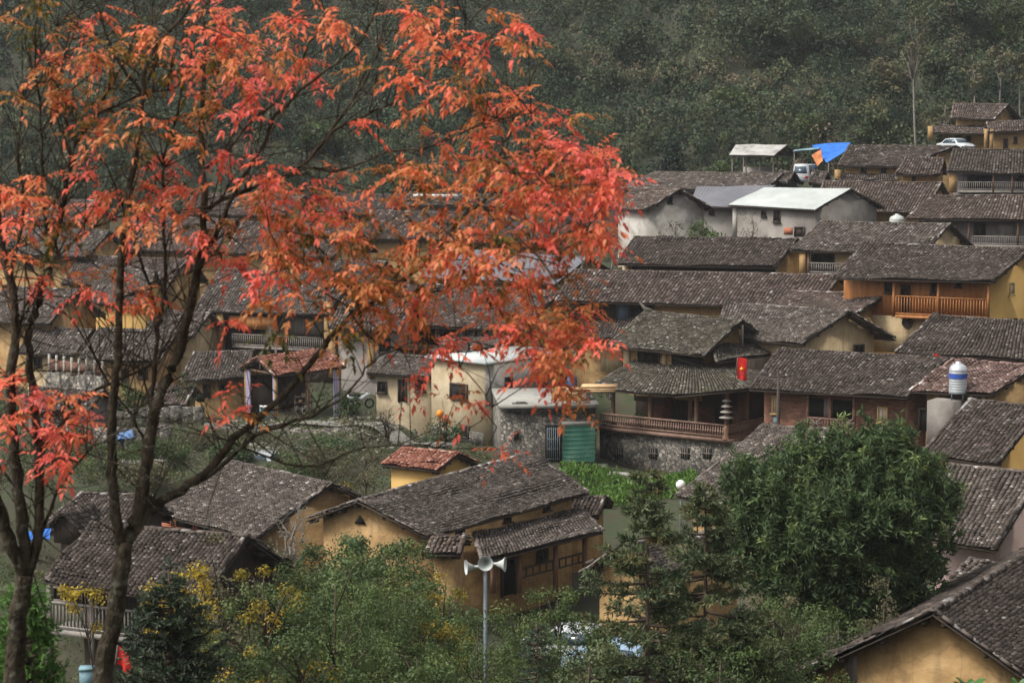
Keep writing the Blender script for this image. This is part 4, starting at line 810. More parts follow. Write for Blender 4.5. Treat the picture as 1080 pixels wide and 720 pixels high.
def tree(name, label, cat, px, Y, height, spread, lm, bm, clumps, nper, crad, L, W, group=None, base=.25, droop=.3, top=None, lean=0, trunk=.1, shape='round', zoff=0, tvb=.0, tvs=.25, branches=True, skew=(0, 0)):
    x = P(px, 400, Y)[0]; z = gz_(x, Y) + zoff
    if top is not None: height = P(px, top, Y)[2] - z
    rt = empty(name, (x, Y, z), label, cat, group); mb = MB()
    H_ = height; tp = [V(x, Y, z - .3)]
    for k in range(1, 6): tp.append(V(x + lean * k / 5 * H_ * .3 + random.gauss(0, .03 * H_ * .3), Y + random.gauss(0, .03 * H_ * .3), z + H_ * .85 * k / 5))
    tp = np.array(tp); mb.tube(tp, np.linspace(trunk, trunk * .25, 6), 7)
    cs = []
    while len(cs) < clumps:
        d = unit(rng.normal(size=3)); r = rng.random() ** .45
        zz = base + (1 - base) * (.5 + .5 * d[2] * r)
        if shape == 'round': k = 1.0
        elif shape == 'cone': k = max(.08, 1.15 - zz) * 1.25
        else: k = .55 + .6 * math.sin(zz * 3)
        hr = spread * r * k
        c = V(x + d[0] * hr + lean * zz * H_ * .3 + skew[0] * zz, Y + d[1] * hr + skew[1] * zz, z + H_ * zz * .97); cs.append(c)
    cs = np.array(cs)
    if branches:
        for c in cs[:: max(1, len(cs) // 26)]:
            f = np.clip((c[2] - z) / H_ - .18, .08, .8); i0 = f / .85 * 5; a = tp[int(i0)] * (1 - i0 % 1) + tp[min(5, int(i0) + 1)] * (i0 % 1)
            m_ = (a + c) / 2 + V(0, 0, .06 * H_) + rng.normal(0, .03 * H_, 3); mb.tube([a, m_, c], [trunk * .38, trunk * .25, trunk * .08], 5)
    mb.build('trunk', bm, rt, True)
    rad = crad * rng.uniform(.6, 1.25, clumps)
    p, d, ci = clump_points(cs, rad, nper); dn = unit(d * .7 + rng.normal(0, .5, p.shape) + V(0, 0, -droop))
    tv = tvb + rng.normal(.42, tvs * .3, len(p)) + rng.normal(0, tvs * .7, clumps)[ci]
    rf = unit(d + rng.normal(0, .5, p.shape) + V(0, 0, .25)); dn = unit(np.cross(rf, rng.normal(size=p.shape)) + V(0, 0, -droop * .6))
    v, q = leaf_arr(p, dn, L * rng.uniform(.7, 1.35, len(p)), W * 1.2 * rng.uniform(.8, 1.2, len(p)), .12, rf)
    link_mesh('crown', v, q.ravel(), np.full(len(q), 4), lm, rt, np.clip(tv, 0, 1)); return rt

# ------------------------------------------------------------------ the wooded hill (one mass) and its single trees
N = 6200
bx = rng.uniform(-82, 82, N); by = 194 + 66 * rng.random(N) ** 1.1
keep = ~inside_house(bx, by, 1.5); bx, by = bx[keep], by[keep]; N = len(bx); bz = ground(bx, by)
big = rng.random(N) < .13
br = np.where(big, rng.uniform(1.6, 2.8, N), rng.uniform(.6, 1.6, N) * rng.uniform(.7, 1, N)); hgt = br * rng.uniform(.9, 1.7, N)
nl = 120; Cn = np.repeat(np.stack([bx, by, bz + hgt * .55], 1), nl, 0); d = unit(rng.normal(size=(len(Cn), 3))); R_ = np.repeat(br, nl); Hh = np.repeat(hgt, nl)
d[:, 2] = np.abs(d[:, 2]) * np.where(rng.random(len(d)) < .85, 1, -1); rr_ = .72 + .3 * rng.random(len(Cn)); lump = 1 + .3 * np.sin(d[:, 0] * 7 + np.repeat(rng.random(N) * 9, nl)) * np.sin(d[:, 2] * 6 + 1)
pp = Cn + d * np.stack([R_, R_, Hh], 1) * (rr_ * lump)[:, None]
patch = .5 + .32 * np.sin(bx * .13 + 1.6 * np.sin(by * .21)) * np.cos(by * .33 + bx * .05) + .25 * np.sin(bx * .31 + by * .55) + .2 * np.sin(by * .9 + bx * .11)
tvb = rng.normal(.40, .22, N) + .5 * (patch - .5) - .12 * big - .10 * np.clip((by - 222) / 14, 0, 1)
tv = np.repeat(tvb, nl) + rng.normal(0, .045, len(Cn))
sz = np.repeat(np.where(big, .34, .27), nl) * rng.uniform(.6, 1.5, len(Cn))
rf = unit(d + rng.normal(0, .45, d.shape)); v, q = leaf_arr(pp, unit(np.cross(rf, rng.normal(size=d.shape))), sz, sz * .62, .15, rf)
tag(link_mesh('hillside_scrub', v, q.ravel(), np.full(len(q), 4), L_HILL, None, np.clip(tv, 0, 1)), kind='stuff')
GH = 'single trees standing out on the wooded hill'
def hilltree(label, px, Y, top, spread, lm, cl, nper, crad, shape='round', base=.25, trunk=.12, bm=BARK_P, L=.34, cat='tree', name='tree', tvb=0):
    while P(px, top, Y)[2] - gz_(P(px, 400, Y)[0], Y) < 2.6: Y -= 1.0
    return tree(name, label, cat, px, Y, 5, spread, lm, bm, cl, nper, crad, L, L * .55, GH, base, .1, top, 0, trunk, shape, 0, tvb)
L_DCON = mat('needle_black', [(0, (.008, .017, .011)), (.5, (.016, .030, .018)), (1, (.03, .048, .026))], attr=True, rough=.7, trans=.05)
hilltree('dark green pointed conifer at the foot of the hill above the long low roof', 707, 186, 137, 1.5, L_DCON, 90, 80, .55, 'cone', .05, .12, BARK_B, .26, name='conifer_tree')
hilltree('tall thin tree with a long bare pale trunk behind the long dark roofed house', 958, 196, 6, 1.6, L_OLIVE, 22, 26, .7, 'round', .62, .16)
for (px, tp, sp) in ((1021, 60, 1.4), (1047, 42, 1.5), (1068, 50, 1.2)): hilltree('slender pale trunked tree above the highest ochre house', px, 203, tp, sp, L_OLIVE, 18, 24, .7, 'round', .55, .12)
hilltree('bushy olive tree standing left of the highest ochre house', 990, 193, 98, 2.0, L_OLIVE, 40, 40, .7, 'round', .1, .1)
hilltree('large dark round tree high on the right part of the hill', 806, 222, -6, 5.5, L_CONI, 90, 60, 1.4, 'round', .05, .2, BARK_B, .4)
hilltree('dark round bush tree on the hill right of the red leaves', 636, 222, 64, 2.3, L_CONI, 40, 50, .8, 'round', .05, .12, BARK_B, .32)
hilltree('broad dark tree at the top of the hill near the right corner', 1000, 226, -20, 5, L_HILL, 80, 50, 1.4, 'round', .05, .2, BARK_B, .4)
hilltree('leafy green tree on the lower hill behind the blue tarpaulin', 852, 203, 118, 1.8, L_MID, 40, 40, .7, 'round', .05, .1, BARK_B, .3)
hilltree('small round tree left of the tall thin tree on the lower hill', 915, 201, 104, 2.2, L_CONI, 40, 45, .8, 'round', .05, .1, BARK_B, .3, tvb=.2)
for (lab, px_, Y_, top_, sp_, lm_, tb_) in (('dark crowned tree on the hill above the dark round bush tree', 660, 228, 20, 2.6, L_CONI, -.1), ('olive crowned tree on the hill above the dark pointed conifer', 712, 222, 66, 2.2, L_HILL, .1), ('broad green tree halfway up the hill above the pale rusty shed', 770, 214, 92, 2.6, L_MID, -.1),
        ('dark tree on the hill between the large dark round tree and the tall thin tree', 880, 224, 30, 3.4, L_CONI, -.05), ('brownish tree on the hill left of the tall thin tree', 925, 214, 66, 2.2, L_OLIVE, -.1), ('dense dark tree right of the tall thin tree on the hill', 985, 214, 52, 2.6, L_CONI, .0),
        ('green tree high in the right corner of the hill', 1055, 224, 0, 3.2, L_MID, -.2), ('olive tree on the hill just above the red leaf tips', 590, 226, 40, 2.6, L_HILL, .15), ('dark tree at the top of the hill above the blue tarpaulin', 850, 234, -30, 4.2, L_CONI, -.15), ('rounded dark tree on the hill seen through the red leaves', 400, 220, 110, 3.0, L_CONI, -.1), ('pale green tree on the hill seen through the red leaves', 340, 216, 130, 2.4, L_MID, -.1)):
    hilltree(lab, px_, Y_, top_, sp_, lm_, 50, 60, 1.0, 'round', .05, .14, BARK_B, .34, tvb=tb_)
hilltree('small feathery tree between the dark conifer and the pale shed', 760, 192, 134, 1.1, L_MID, 24, 30, .5, 'round', .1, .06, BARK_B, .26)

# ------------------------------------------------------------------ village vegetation
GV = 'trees and shrubs among the houses'
def shrub(label, px, Y, top, spread, lm, cl=30, nper=60, crad=.5, L=.12, W=.05, base=.1, trunk=.05, bm=BARK_B, shape='round', name='shrub', cat='shrub', group=GV, droop=.2, tvb=0, zoff=0, **k): return tree(name, label, cat, px, Y, 2, spread, lm, bm, cl, nper, crad, L, W, group, base, droop, top, 0, trunk, shape, zoff, tvb, **k)
shrub('bright green garden shrub in front of the whitish hut', 742, 143, 232, 1.7, L_LIGHT, 36, 60, .5, .22, .1)
shrub('thin greyish bush with few leaves before the whitish hut gable', 712, 144, 226, 1.4, L_OLIVE, 16, 30, .6, .2, .06)
shrub('bare greyish shrub at the corner of the white roofed building', 792, 144, 214, 1.0, L_OLIVE, 12, 22, .6, .16, .05)
shrub('green bush left of the whitish hut', 655, 152, 206, 2.2, L_MID, 36, 50, .6, .24, .1)
shrub('little bright plant growing at the eave of the dark roofed house', 692, 128, 279, .7, L_LIGHT, 10, 40, .3, .2, .1)
shrub('small dark conifer beside the grey roof left of the red roofed shelter', 196, 116, 385, .9, L_CONI, 30, 60, .35, .14, .04, .03, .05, BARK_B, 'cone', 'conifer_tree', 'tree')
shrub('round green bush before the ochre wall on the left', 135, 116, 402, .9, L_MID, 24, 60, .4, .15, .07)
shrub('dark green bush right of the red roofed shelter', 366, 116, 410, .8, L_DARK, 20, 60, .35, .15, .07)
shrub('dark bush under the pale concrete house beside the orange lamp', 468, 107, 436, 1.2, L_DARK, 24, 60, .4, .14, .06)
for (px, Y, top, sp, lab) in ((215, 106, 452, 1.6, 'left end of the bank'), (330, 101, 462, 2.0, 'middle of the bank, just under the path'), (262, 108, 456, 1.4, 'above the parked white van'), (385, 97, 468, 2.0, 'right end, above the red roofed hut')):
    shrub('scrubby grey green bush below the shelter, ' + lab, px, Y, top, sp, L_OLIVE, 36, 60, .55, .13, .05)
shrub('yellow leaved bush next to the small red roofed hut', 362, 89, 508, 1.3, L_YEL, 24, 60, .35, .1, .05)
shrub('green shrub growing on the left road bank', 105, 96, 468, 2.2, L_MID, 40, 60, .5, .13, .06)
shrub('dense green bush at the left end of the road', 40, 96, 470, 1.8, L_DARK, 36, 60, .5, .13, .06)
for (px, Y, top, sp, lm, lab) in ((70, 104, 448, 1.5, L_OLIVE, 'greyish bush above the dull blue sheet on the left bank'), (165, 103, 462, 1.6, L_MID, 'green bush right of the dull blue sheet'), (150, 92, 492, 1.5, L_OLIVE, 'dry bush behind the fork of the middle red trunk'), (20, 118, 430, 1.6, L_MID, 'green bush behind the left red leaf clusters'), (240, 103, 468, 1.3, L_DARK, 'dark bush touching the parked white van'), (300, 96, 476, 1.4, L_MID, 'green bush behind the ridge of the big grey roof'), (345, 104, 462, 1.6, L_DARK, 'dark spreading bush under the path left of the twisted leafless tree')):
    shrub(lab, px, Y, top, sp, lm, 44, 70, .5, .15, .07)
h = H('L14', 'low grey rendered shed at the far left behind the red leaf clusters', (20, 432), (92, 436), (110, 412), (38, 408), 112, 2.2, wall=GREYP, tile=T_GREY, name='rendered_shed', cat='shed', th=-20, f=.4)
h = H('L15', 'small ochre outhouse between the middle red trunks and the open shelter', (150, 424), (196, 427), (206, 408), (160, 405), 116, 2.2, wall=OCHRE, tile=T_BROWN, name='outhouse', cat='shed', th=-24, f=.4)
h = H('L16', 'low tan rendered house behind the dark twisted leafless tree', (386, 393), (456, 397), (474, 377), (408, 374), 119.5, 2.7, wall=CREAM, tile=T_GREY, name='rendered_house', th=-20, f=.4)
h.win(398, 402, 408, 414); h.win(438, 400, 449, 413, 'F', 0, FRAME_D, BLACKH); h.door(420, 400, 429, 424)
# yard clutter: pebbles and stones
N = 1100; sx1 = rng.uniform(230, 480, N); sy1 = rng.uniform(103, 118, N); sx1 = (sx1 - 540) / FPX * sy1; ok = ~inside_house(sx1, sy1, .1); sx1, sy1 = sx1[ok], sy1[ok]; sz1 = ground(sx1, sy1); mb = MB()
for x_, y_, z_ in zip(sx1, sy1, sz1):
    r_ = .04 + .13 * rng.random() ** 3; a_ = rng.random() * 3; mb.box(V(x_, y_, z_ + r_ * .3), V(math.cos(a_), math.sin(a_), .2) * r_, V(-math.sin(a_), math.cos(a_), .1) * r_ * .7, V(0, 0, r_ * .5))
tag(mb.build('loose_stones', mat('pebble_grey', [(.3, (.12, .11, .09)), (.7, (.26, .24, .2))], scale=2)), kind='stuff')
# bare trees
def bare_tree(label, px, Y, base_y, top, m, spread, r0=.09, n=16, lean=.2, group=GV):
    b = P(px, base_y, Y); z = b[2]; Ht = P(px, top, Y)[2] - z; rt = empty('bare_tree', b, label, 'tree', group); mb = MB()
    def grow(p, d, L, r, lev):
        pts = [p]; q = p.copy(); dd = d.copy()
        for k in range(5): dd = unit(dd + rng.normal(0, .16, 3) + V(0, 0, .05)); q = q + dd * L / 5; pts.append(q.copy())
        mb.tube(pts, np.linspace(r, r * .45, 6), 6 if lev < 2 else 4)
        if lev < 4:
            for k in range(4 if lev else 5):
                f = random.randint(2, 5); nd = unit(dd + rng.normal(0, .75, 3) * V(1, 1, .7)); grow(pts[f], nd, L * random.uniform(.5, .72), r * .48, lev + 1)
    grow(b - UPV * .4, unit(V(lean, 0, 1)), Ht * .42, r0, 0); mb.build('trunk', m, rt, True); return rt
bare_tree('dark leafless tree with twisted boughs in front of the pale concrete house', 414, 106, 478, 395, BARK, 1, .16, lean=.1)
bare_tree('pale grey leafless tree leaning over the grey roof left of centre', 300, 66, 608, 500, BARK_P, 1, .11, lean=.5)
bare_tree('leafless shrub of fine grey twigs above the long brown house', 612, 131, 284, 222, BARK_P, 1, .08, lean=0)
bare_tree('leafless twiggy tree between the dark roof and the whitish hut', 645, 136, 280, 215, BARK_P, 1, .08, lean=.1)
bare_tree('leafless grey tree behind the left red tree stems', 80, 118, 412, 320, BARK_P, 1, .08, lean=.1)
bare_tree('leafless grey tree beside the orange beamed house', 290, 120, 385, 320, BARK_P, 1, .07, lean=0)
# vegetable patch
N = 5200; px_ = rng.uniform(592, 735, N); Yv = rng.uniform(98, 106.5, N); x = (px_ - 540) / FPX * Yv; gv = ground(x, Yv); ok = ~inside_house(x, Yv, .2); x, Yv, gv = x[ok], Yv[ok], gv[ok]
p = np.stack([x, Yv, gv + .02 + .22 * rng.random(len(x))], 1); d = unit(rng.normal(0, .6, p.shape) + V(0, 0, .8))
v, q = leaf_arr(p, d, .26 * rng.uniform(.6, 1.3, len(p)), .14); tag(link_mesh('vegetable_patch', v, q.ravel(), np.full(len(q), 4), L_VEG, None, rng.random(len(p))), kind='stuff')
# undergrowth between the houses and on the near slope
def cover(N, yr, xr, r, nl, L, lm, nm, tvm=.4, dens=None, hmul=1.0, wr=.45):
    y = rng.uniform(*yr, N); x = rng.uniform(-1, 1, N) * (y * .30 + 7) if xr is None else rng.uniform(*xr, N)
    ok = ~inside_house(x, y, .3)
    if dens is not None: ok &= dens(x, y)
    x, y = x[ok], y[ok]; z = ground(x, y); C = np.stack([x, y, z + r * .2 * hmul], 1); n_ = len(x); rad = r * rng.uniform(.4, 1.3, n_)
    p, d, ci = clump_points(C, rad, nl, .8 * hmul); tv = rng.normal(tvm, .2, n_)[ci] + rng.normal(0, .14, len(p))
    rf = unit(d + rng.normal(0, .5, d.shape) + V(0, 0, .25)); v, q = leaf_arr(p, unit(np.cross(rf, rng.normal(size=d.shape))) if wr > .1 else unit(d + rng.normal(0, .6, d.shape) + V(0, 0, .3)), L * rng.uniform(.6, 1.4, len(p)), L * wr, .15, rf)
    return tag(link_mesh(nm, v, q.ravel(), np.full(len(q), 4), lm, None, np.clip(tv, 0, 1)), kind='stuff')
def px_of(x, y): return 540 + FPX * x / (y * math.cos(PITCH) + 15 * math.sin(PITCH))
road_ = lambda x, y: ~((px_of(x, y) > 555) & (px_of(x, y) < 710) & (y > 64))
cover(2600, (46, 72), None, .8, 75, .10, L_MID, 'undergrowth', .42, dens=road_, hmul=1.3)
cover(1500, (44, 70), None, .8, 60, .09, L_LIGHT, 'tall_weeds', .25, dens=lambda x, y: road_(x, y) & (np.sin(x * .5 + y * .3) > .1), hmul=1.5)
cover(900, (70, 86), None, .5, 60, .10, L_MID, 'low_weeds', .42, dens=road_)
cover(3600, (84, 122), None, .5, 46, .12, L_OLIVE, 'weeds', .35, dens=lambda x, y: ~((px_of(x, y) > 520) & (px_of(x, y) < 780)) & ~((px_of(x, y) > 290) & (px_of(x, y) < 480) & (y > 109)))
cover(900, (86, 112), None, .55, 60, .12, L_MID, 'green_weeds', .4, dens=lambda x, y: ~((px_of(x, y) > 560) & (px_of(x, y) < 780)) & (np.sin(x * .7) * np.sin(y * .45) > .1))
cover(380, (84, 128), None, 1.1, 46, .7, TWIG, 'dry_brush', .5, dens=lambda x, y: (px_of(x, y) < 420) & (px_of(x, y) > -40), hmul=1.3, wr=.022)
cover(420, (84, 112), None, 1.1, 130, .14, L_OLIVE, 'bank_scrub', .55, dens=lambda x, y: (px_of(x, y) < 400) & (px_of(x, y) > -40), hmul=1.3)
cover(260, (86, 128), None, 1.0, 130, .15, L_MID, 'bank_bushes', .25, dens=lambda x, y: (px_of(x, y) < 330) & (px_of(x, y) > -40), hmul=1.4)
cover(700, (103, 119), None, .22, 36, .12, L_MID, 'yard_grass', .5, dens=lambda x, y: (px_of(x, y) > 230) & (px_of(x, y) < 480))
cover(2600, (122, 200), None, .7, 40, .2, L_MID, 'grass_tufts', .3)
cover(900, (9, 46), None, .35, 40, .07, L_MID, 'grass', .4, hmul=.7)

# ------------------------------------------------------------------ nearer trees
GN = 'trees and shrubs on the near slope'
# big broad-leaved tree on the right: long drooping leaves in tufts
def big_tree():
    Y = 57.; x = P(893, 500, Y)[0]; z = gz_(x, Y); rt = empty('leafy_tree', (x, Y, z), 'big dense dark green tree with long drooping leaves right of centre', 'tree', GN); mb = MB()
    ztop = P(893, 449, Y)[2]; Ht = ztop - z
    tp = np.array([[x, Y, z - .4], [x + .1, Y, z + Ht * .3], [x - .1, Y + .1, z + Ht * .55], [x + .05, Y, z + Ht * .85]]); mb.tube(tp, [.28, .22, .15, .05], 8)
    cs = []
    lobes = [(850, 505, .2, 1.45, 1.3), (915, 490, 0, 1.5, 1.25), (960, 515, .2, 1.35, 1.3), (810, 535, -.2, 1.25, 1.3), (880, 550, -.9, 1.6, 1.5), (965, 565, -.2, 1.2, 1.3), (800, 580, 0, 1.1, 1.2), (905, 590, -.6, 1.5, 1.2), (845, 570, -.6, 1.4, 1.4), (930, 540, -.9, 1.4, 1.3), (880, 480, .4, 1.1, .9), (985, 530, .3, .8, .8), (785, 510, .3, .75, .9), (940, 470, .4, .8, .7), (830, 620, -.3, 1.4, 1.0), (900, 630, -.4, 1.4, 1.0), (960, 610, -.2, 1.1, 1.0), (778, 550, .2, .8, 1.0)]
    for (px, py, dy, rx, rz) in lobes:
        c = P(px, py, Y + dy); n = int(110 * rx * rz)
        for _ in range(n):
            d = unit(rng.normal(size=3)); r = rng.random() ** .33; cs.append(c + d * V(rx, rx * .9, rz) * r * (1 + .22 * math.sin(d[0] * 7 + px) * math.sin(d[2] * 6 + py)))
        mb.tube([tp[1] + V(0, 0, Ht * .15 * random.random()), (tp[2] + c) / 2, c], [.1, .06, .02], 6)
    mb.build('trunk', BARK_B, rt, True)
    cs = np.array(cs); n = 30
    C = np.repeat(cs, n, 0); ci = np.repeat(np.arange(len(cs)), n)
    ax = unit(rng.normal(0, .6, (len(cs), 3)) + V(0, 0, .9)); a = np.repeat(ax, n, 0); along = rng.random(len(C))
    d = unit(a * .35 + unit(rng.normal(size=C.shape)) * .9 + V(0, 0, -.35)); p = C + a * (along * .48 - .16)[:, None]
    hz = np.clip((cs[:, 2] - z) / Ht, 0, 1); young = (rng.random(len(cs)) < .16)
    tv = .46 + rng.normal(0, .17, len(cs))[ci] + rng.normal(0, .10, len(C)) + .5 * young[ci] * along
    leaves('crown', p, d, .22 * rng.uniform(.7, 1.3, len(C)), .055, L_DARK, rt, tv)
big_tree()
# ragged conifers with whorled boughs
def whorl_conifer(label, px, Y, top, Lmax, lm, bm, tr=.08, step=.3, nb=8, open_=.15, needle=.10, base=.0, group=GN, name='conifer_tree', droop=.15, dens=1.0, tvb=.3, upturn=.25):
    x = P(px, 500, Y)[0]; z = gz_(x, Y); zt = P(px, top, Y)[2]; Ht = zt - z
    rt = empty(name, (x, Y, z), label, 'tree', group); mb = MB(); mb.tube([[x, Y, z - .3], [x + .05, Y, z + Ht * .5], [x, Y, zt]], [tr, tr * .65, .012], 7)
    ps, ds, tvs = [], [], []
    nlev = int(Ht * (1 - base) / step)
    for lv in range(nlev):
        f = lv / nlev; zz = z + Ht * (base + (1 - base) * f); L0 = Lmax * (1 - f) ** .75 * (.55 + .45 * min(1, f * 5 + .5))
        for b in range(nb):
            if rng.random() < open_: continue
            an = rng.random() * 6.283; L = max(.12, L0 * rng.uniform(.55, 1.15)); hd = V(math.cos(an), math.sin(an), 0); k = 8
            t = np.linspace(0, 1, k); pts = V(x, Y, zz + rng.normal(0, .08)) + hd * (t * L)[:, None] + UPV * ((-droop * t + upturn * t ** 2.5) * L)[:, None] + rng.normal(0, .015 * L, (k, 3)) * t[:, None]
            mb.tube(pts, np.linspace(.018 + .012 * L, .006, k), 4, cap=False)
            tips = [pts]
            lat = V(-hd[1], hd[0], 0)
            for q in range(int(3 + 7 * L)):
                f0 = rng.uniform(.3, 1); c = pts[min(k - 1, int(f0 * (k - 1)))]; s = rng.choice((-1, 1)); l2 = (.12 + .3 * L * (1 - .6 * f0)) * rng.uniform(.5, 1.2)
                e = c + (hd * .7 + lat * s * .8 + UPV * rng.uniform(-.4, .25)) * l2; tips.append(np.linspace(c, e, 4))
            btv = tvb + rng.normal(0, .14)
            for tp in tips:
                seg = np.linalg.norm(tp[-1] - tp[0]); n = int((seg / .013) * dens) + 3; tt = rng.random(n) ** .8 * (len(tp) - 1); i0 = np.minimum(tt.astype(int), len(tp) - 2); fr = (tt - i0)[:, None]
                if tp is pts: tt_ok = tt > .25 * (len(tp) - 1)
                else: tt_ok = np.ones(n, bool)
                c = tp[i0] * (1 - fr) + tp[i0 + 1] * fr; ax = unit(tp[i0 + 1] - tp[i0]); d = unit(ax * .75 + unit(rng.normal(size=c.shape)) * .85 + V(0, 0, .1))
                ps.append(c[tt_ok]); ds.append(d[tt_ok]); tvs.append((btv + rng.normal(0, .1, n) + .12 * tt / (len(tp) - 1))[tt_ok])
    mb.build('trunk', bm, rt, True)
    p, d, tv = np.concatenate(ps), np.concatenate(ds), np.concatenate(tvs); tv[rng.random(len(tv)) < .012] = 1
    leaves('crown', p, d, needle * rng.uniform(.6, 1.3, len(p)), needle * .24, lm, rt, tv); return rt
whorl_conifer('ragged open conifer with a bare lower trunk left of the red lantern', 682, 40, 486, 2.5, L_CONI, BARK_B, .085, .27, 6, .26, .14, .15, dens=1.0, tvb=.55)
whorl_conifer('ragged conifer just right of the red lantern', 744, 46, 504, 2.9, L_CONI, BARK_B, .10, .24, 6, .17, .15, .18, dens=1.1, tvb=.5)
whorl_conifer('small symmetrical dark blue green fir at the bottom left', 176, 26, 602, 1.3, L_FIR, BARK_B, .03, .14, 7, .03, .085, .05, dens=1.6, droop=.0, upturn=.35)
whorl_conifer('bright green feathery young conifer in the bottom left corner', 24, 18, 622, .62, L_FERN, BARK_B, .02, .085, 7, .05, .07, .05, dens=1.3, droop=-.2, upturn=.4)
whorl_conifer('small dark fir left of the loudspeaker pole at the bottom edge', 566, 38, 655, .8, L_FIR, BARK_B, .035, .16, 6, .1, .07, .1)
def bush(label, px, Y, top, sp, lm, cl, nper, cr, L, W, **k): return shrub(label, px, Y, top - 6, sp * 1.15, lm, int(cl * 1.4), int(nper * 1.4), cr * 1.05, L * 1.1, W * 1.25, group=GN, **k)
bush('feathery light green tree in the lower centre left of the loudspeaker pole', 352, 50, 572, 2.2, L_LIGHT, 110, 110, .42, .085, .022, base=.08, droop=.4, trunk=.07, name='young_tree', cat='tree')
bush('olive green tree right of the feathery light green tree', 425, 52, 590, 1.5, L_LIGHT, 70, 100, .4, .09, .028, base=.05, trunk=.06, tvb=-.12, name='young_tree', cat='tree')
bush('darker green bush beneath the triangular gable vent', 385, 60, 556, 1.6, L_DARK, 50, 100, .42, .11, .05, base=.25, trunk=.08, tvb=.3)
bush('yellow topped tree with sparse leaves right of the small blue green fir', 278, 46, 590, 1.5, L_YEL, 22, 60, .35, .08, .04, base=.25, trunk=.07, tvb=-.12, name='yellow_tree', cat='tree')
bush('green leafy underbush round the yellow topped tree', 262, 47.5, 610, 1.7, L_MID, 70, 90, .45, .09, .04, base=.0)
bush('bright yellow leaved bush against the dark roof at left', 192, 52, 572, 1.0, L_YEL, 20, 80, .32, .085, .045, base=.55, trunk=.05, tvb=.15, name='yellow_tree', cat='tree')
bush('thin yellow leaved sprig before the dark roof beside the left trunks', 88, 54, 585, .7, L_YEL, 6, 40, .28, .085, .045, base=.7, trunk=.04, tvb=.1, name='yellow_tree', cat='tree')
bush('brownish grey bush right of the bright yellow bush', 228, 56, 556, 1.3, L_OLIVE, 36, 50, .42, .09, .045, base=.35, tvb=.2)
bush('green shrub at the foot of the middle red trunk', 205, 38, 640, 1.2, L_MID, 44, 80, .38, .075, .03, base=0)
bush('willowy green bush at the loudspeaker pole', 505, 48, 640, 1.4, L_MID, 60, 90, .4, .08, .026, base=.0, tvb=.12)
bush('light green bush in front of the two tier porch roof', 588, 58, 612, 1.2, L_MID, 50, 90, .38, .085, .03, base=.05, tvb=.15)
bush('small yellowish shrub beside the clay gatehouse', 468, 57, 606, .8, L_YEL, 20, 60, .3, .08, .035, base=.3, tvb=-.15)
bush('dark bush at bottom centre between the fir and the ragged conifer', 622, 36, 672, .9, L_CONI, 40, 80, .32, .07, .03, base=0, tvb=.15)
bush('low green bush in the bottom centre left of the pole', 440, 40, 668, 1.3, L_MID, 50, 90, .38, .075, .03, base=0)
bush('low leafy bush at the bottom left of centre', 318, 38, 660, 1.3, L_MID, 50, 90, .38, .075, .03, base=0, tvb=-.05)
bush('dense green bush under the right conifer', 790, 47, 640, 1.6, L_MID, 60, 90, .42, .085, .036, base=0)
bush('light green bush left of the nearest ochre gable', 836, 50, 628, 1.3, L_MID, 60, 90, .4, .08, .034, base=0, tvb=.12)
bush('dry brownish bush beneath the big leafy tree', 935, 54, 604, 1.1, L_OLIVE, 46, 80, .38, .08, .034, base=.1, tvb=.1)
bush('green bush filling the corner behind the left verge of the nearest gable', 880, 53, 632, 1.2, L_MID, 50, 90, .38, .08, .034, base=.0)
bush('orange tinted sprig bush below the big leafy tree', 826, 54, 612, .9, L_OLIVE, 30, 70, .35, .08, .034, base=.1, tvb=.25)
bush('dense dark bush at the bottom between the two conifers', 715, 39, 665, .9, L_CONI, 40, 80, .32, .07, .03, base=0, tvb=.2)
bush('small bush between the right conifer and the bottom edge', 762, 38, 668, 1.1, L_MID, 46, 80, .36, .07, .03, base=0, tvb=-.08)
bush('tall leafy green tree covering the lower part of the central gable wall', 335, 64, 574, 2.2, L_MID, 90, 100, .55, .11, .045, base=.1, tvb=.05)
bush('leafy tree with yellowing sprigs right of the pale leafless tree', 405, 57, 580, 1.6, L_MID, 60, 90, .45, .10, .042, base=.1, tvb=.18)
bush('grey green bush before the lower wall of the big grey roofed house', 285, 65, 572, 2.4, L_OLIVE, 90, 100, .55, .11, .055, base=.05, tvb=.1)
bush('low dense bush under the clay gatehouse', 448, 62, 622, 1.5, L_MID, 54, 90, .42, .095, .04, base=0)
bush('light green bush between the pole and the white car', 545, 60, 640, 1.2, L_LIGHT, 44, 90, .38, .09, .034, base=0, tvb=-.05)
bush('bright bush at the foot of the left conifer trunk', 640, 44, 655, .9, L_MID, 40, 90, .36, .08, .034, base=0, tvb=.1)
bush('leafy bush right below the triangular gable vent, in front of the wall', 405, 69, 566, 1.7, L_MID, 60, 90, .5, .11, .05, base=.1, tvb=.1)
bush('thin green bush in front of the gatehouse pillar', 462, 64, 602, 1.2, L_MID, 44, 80, .42, .10, .04, base=.05, tvb=.15)
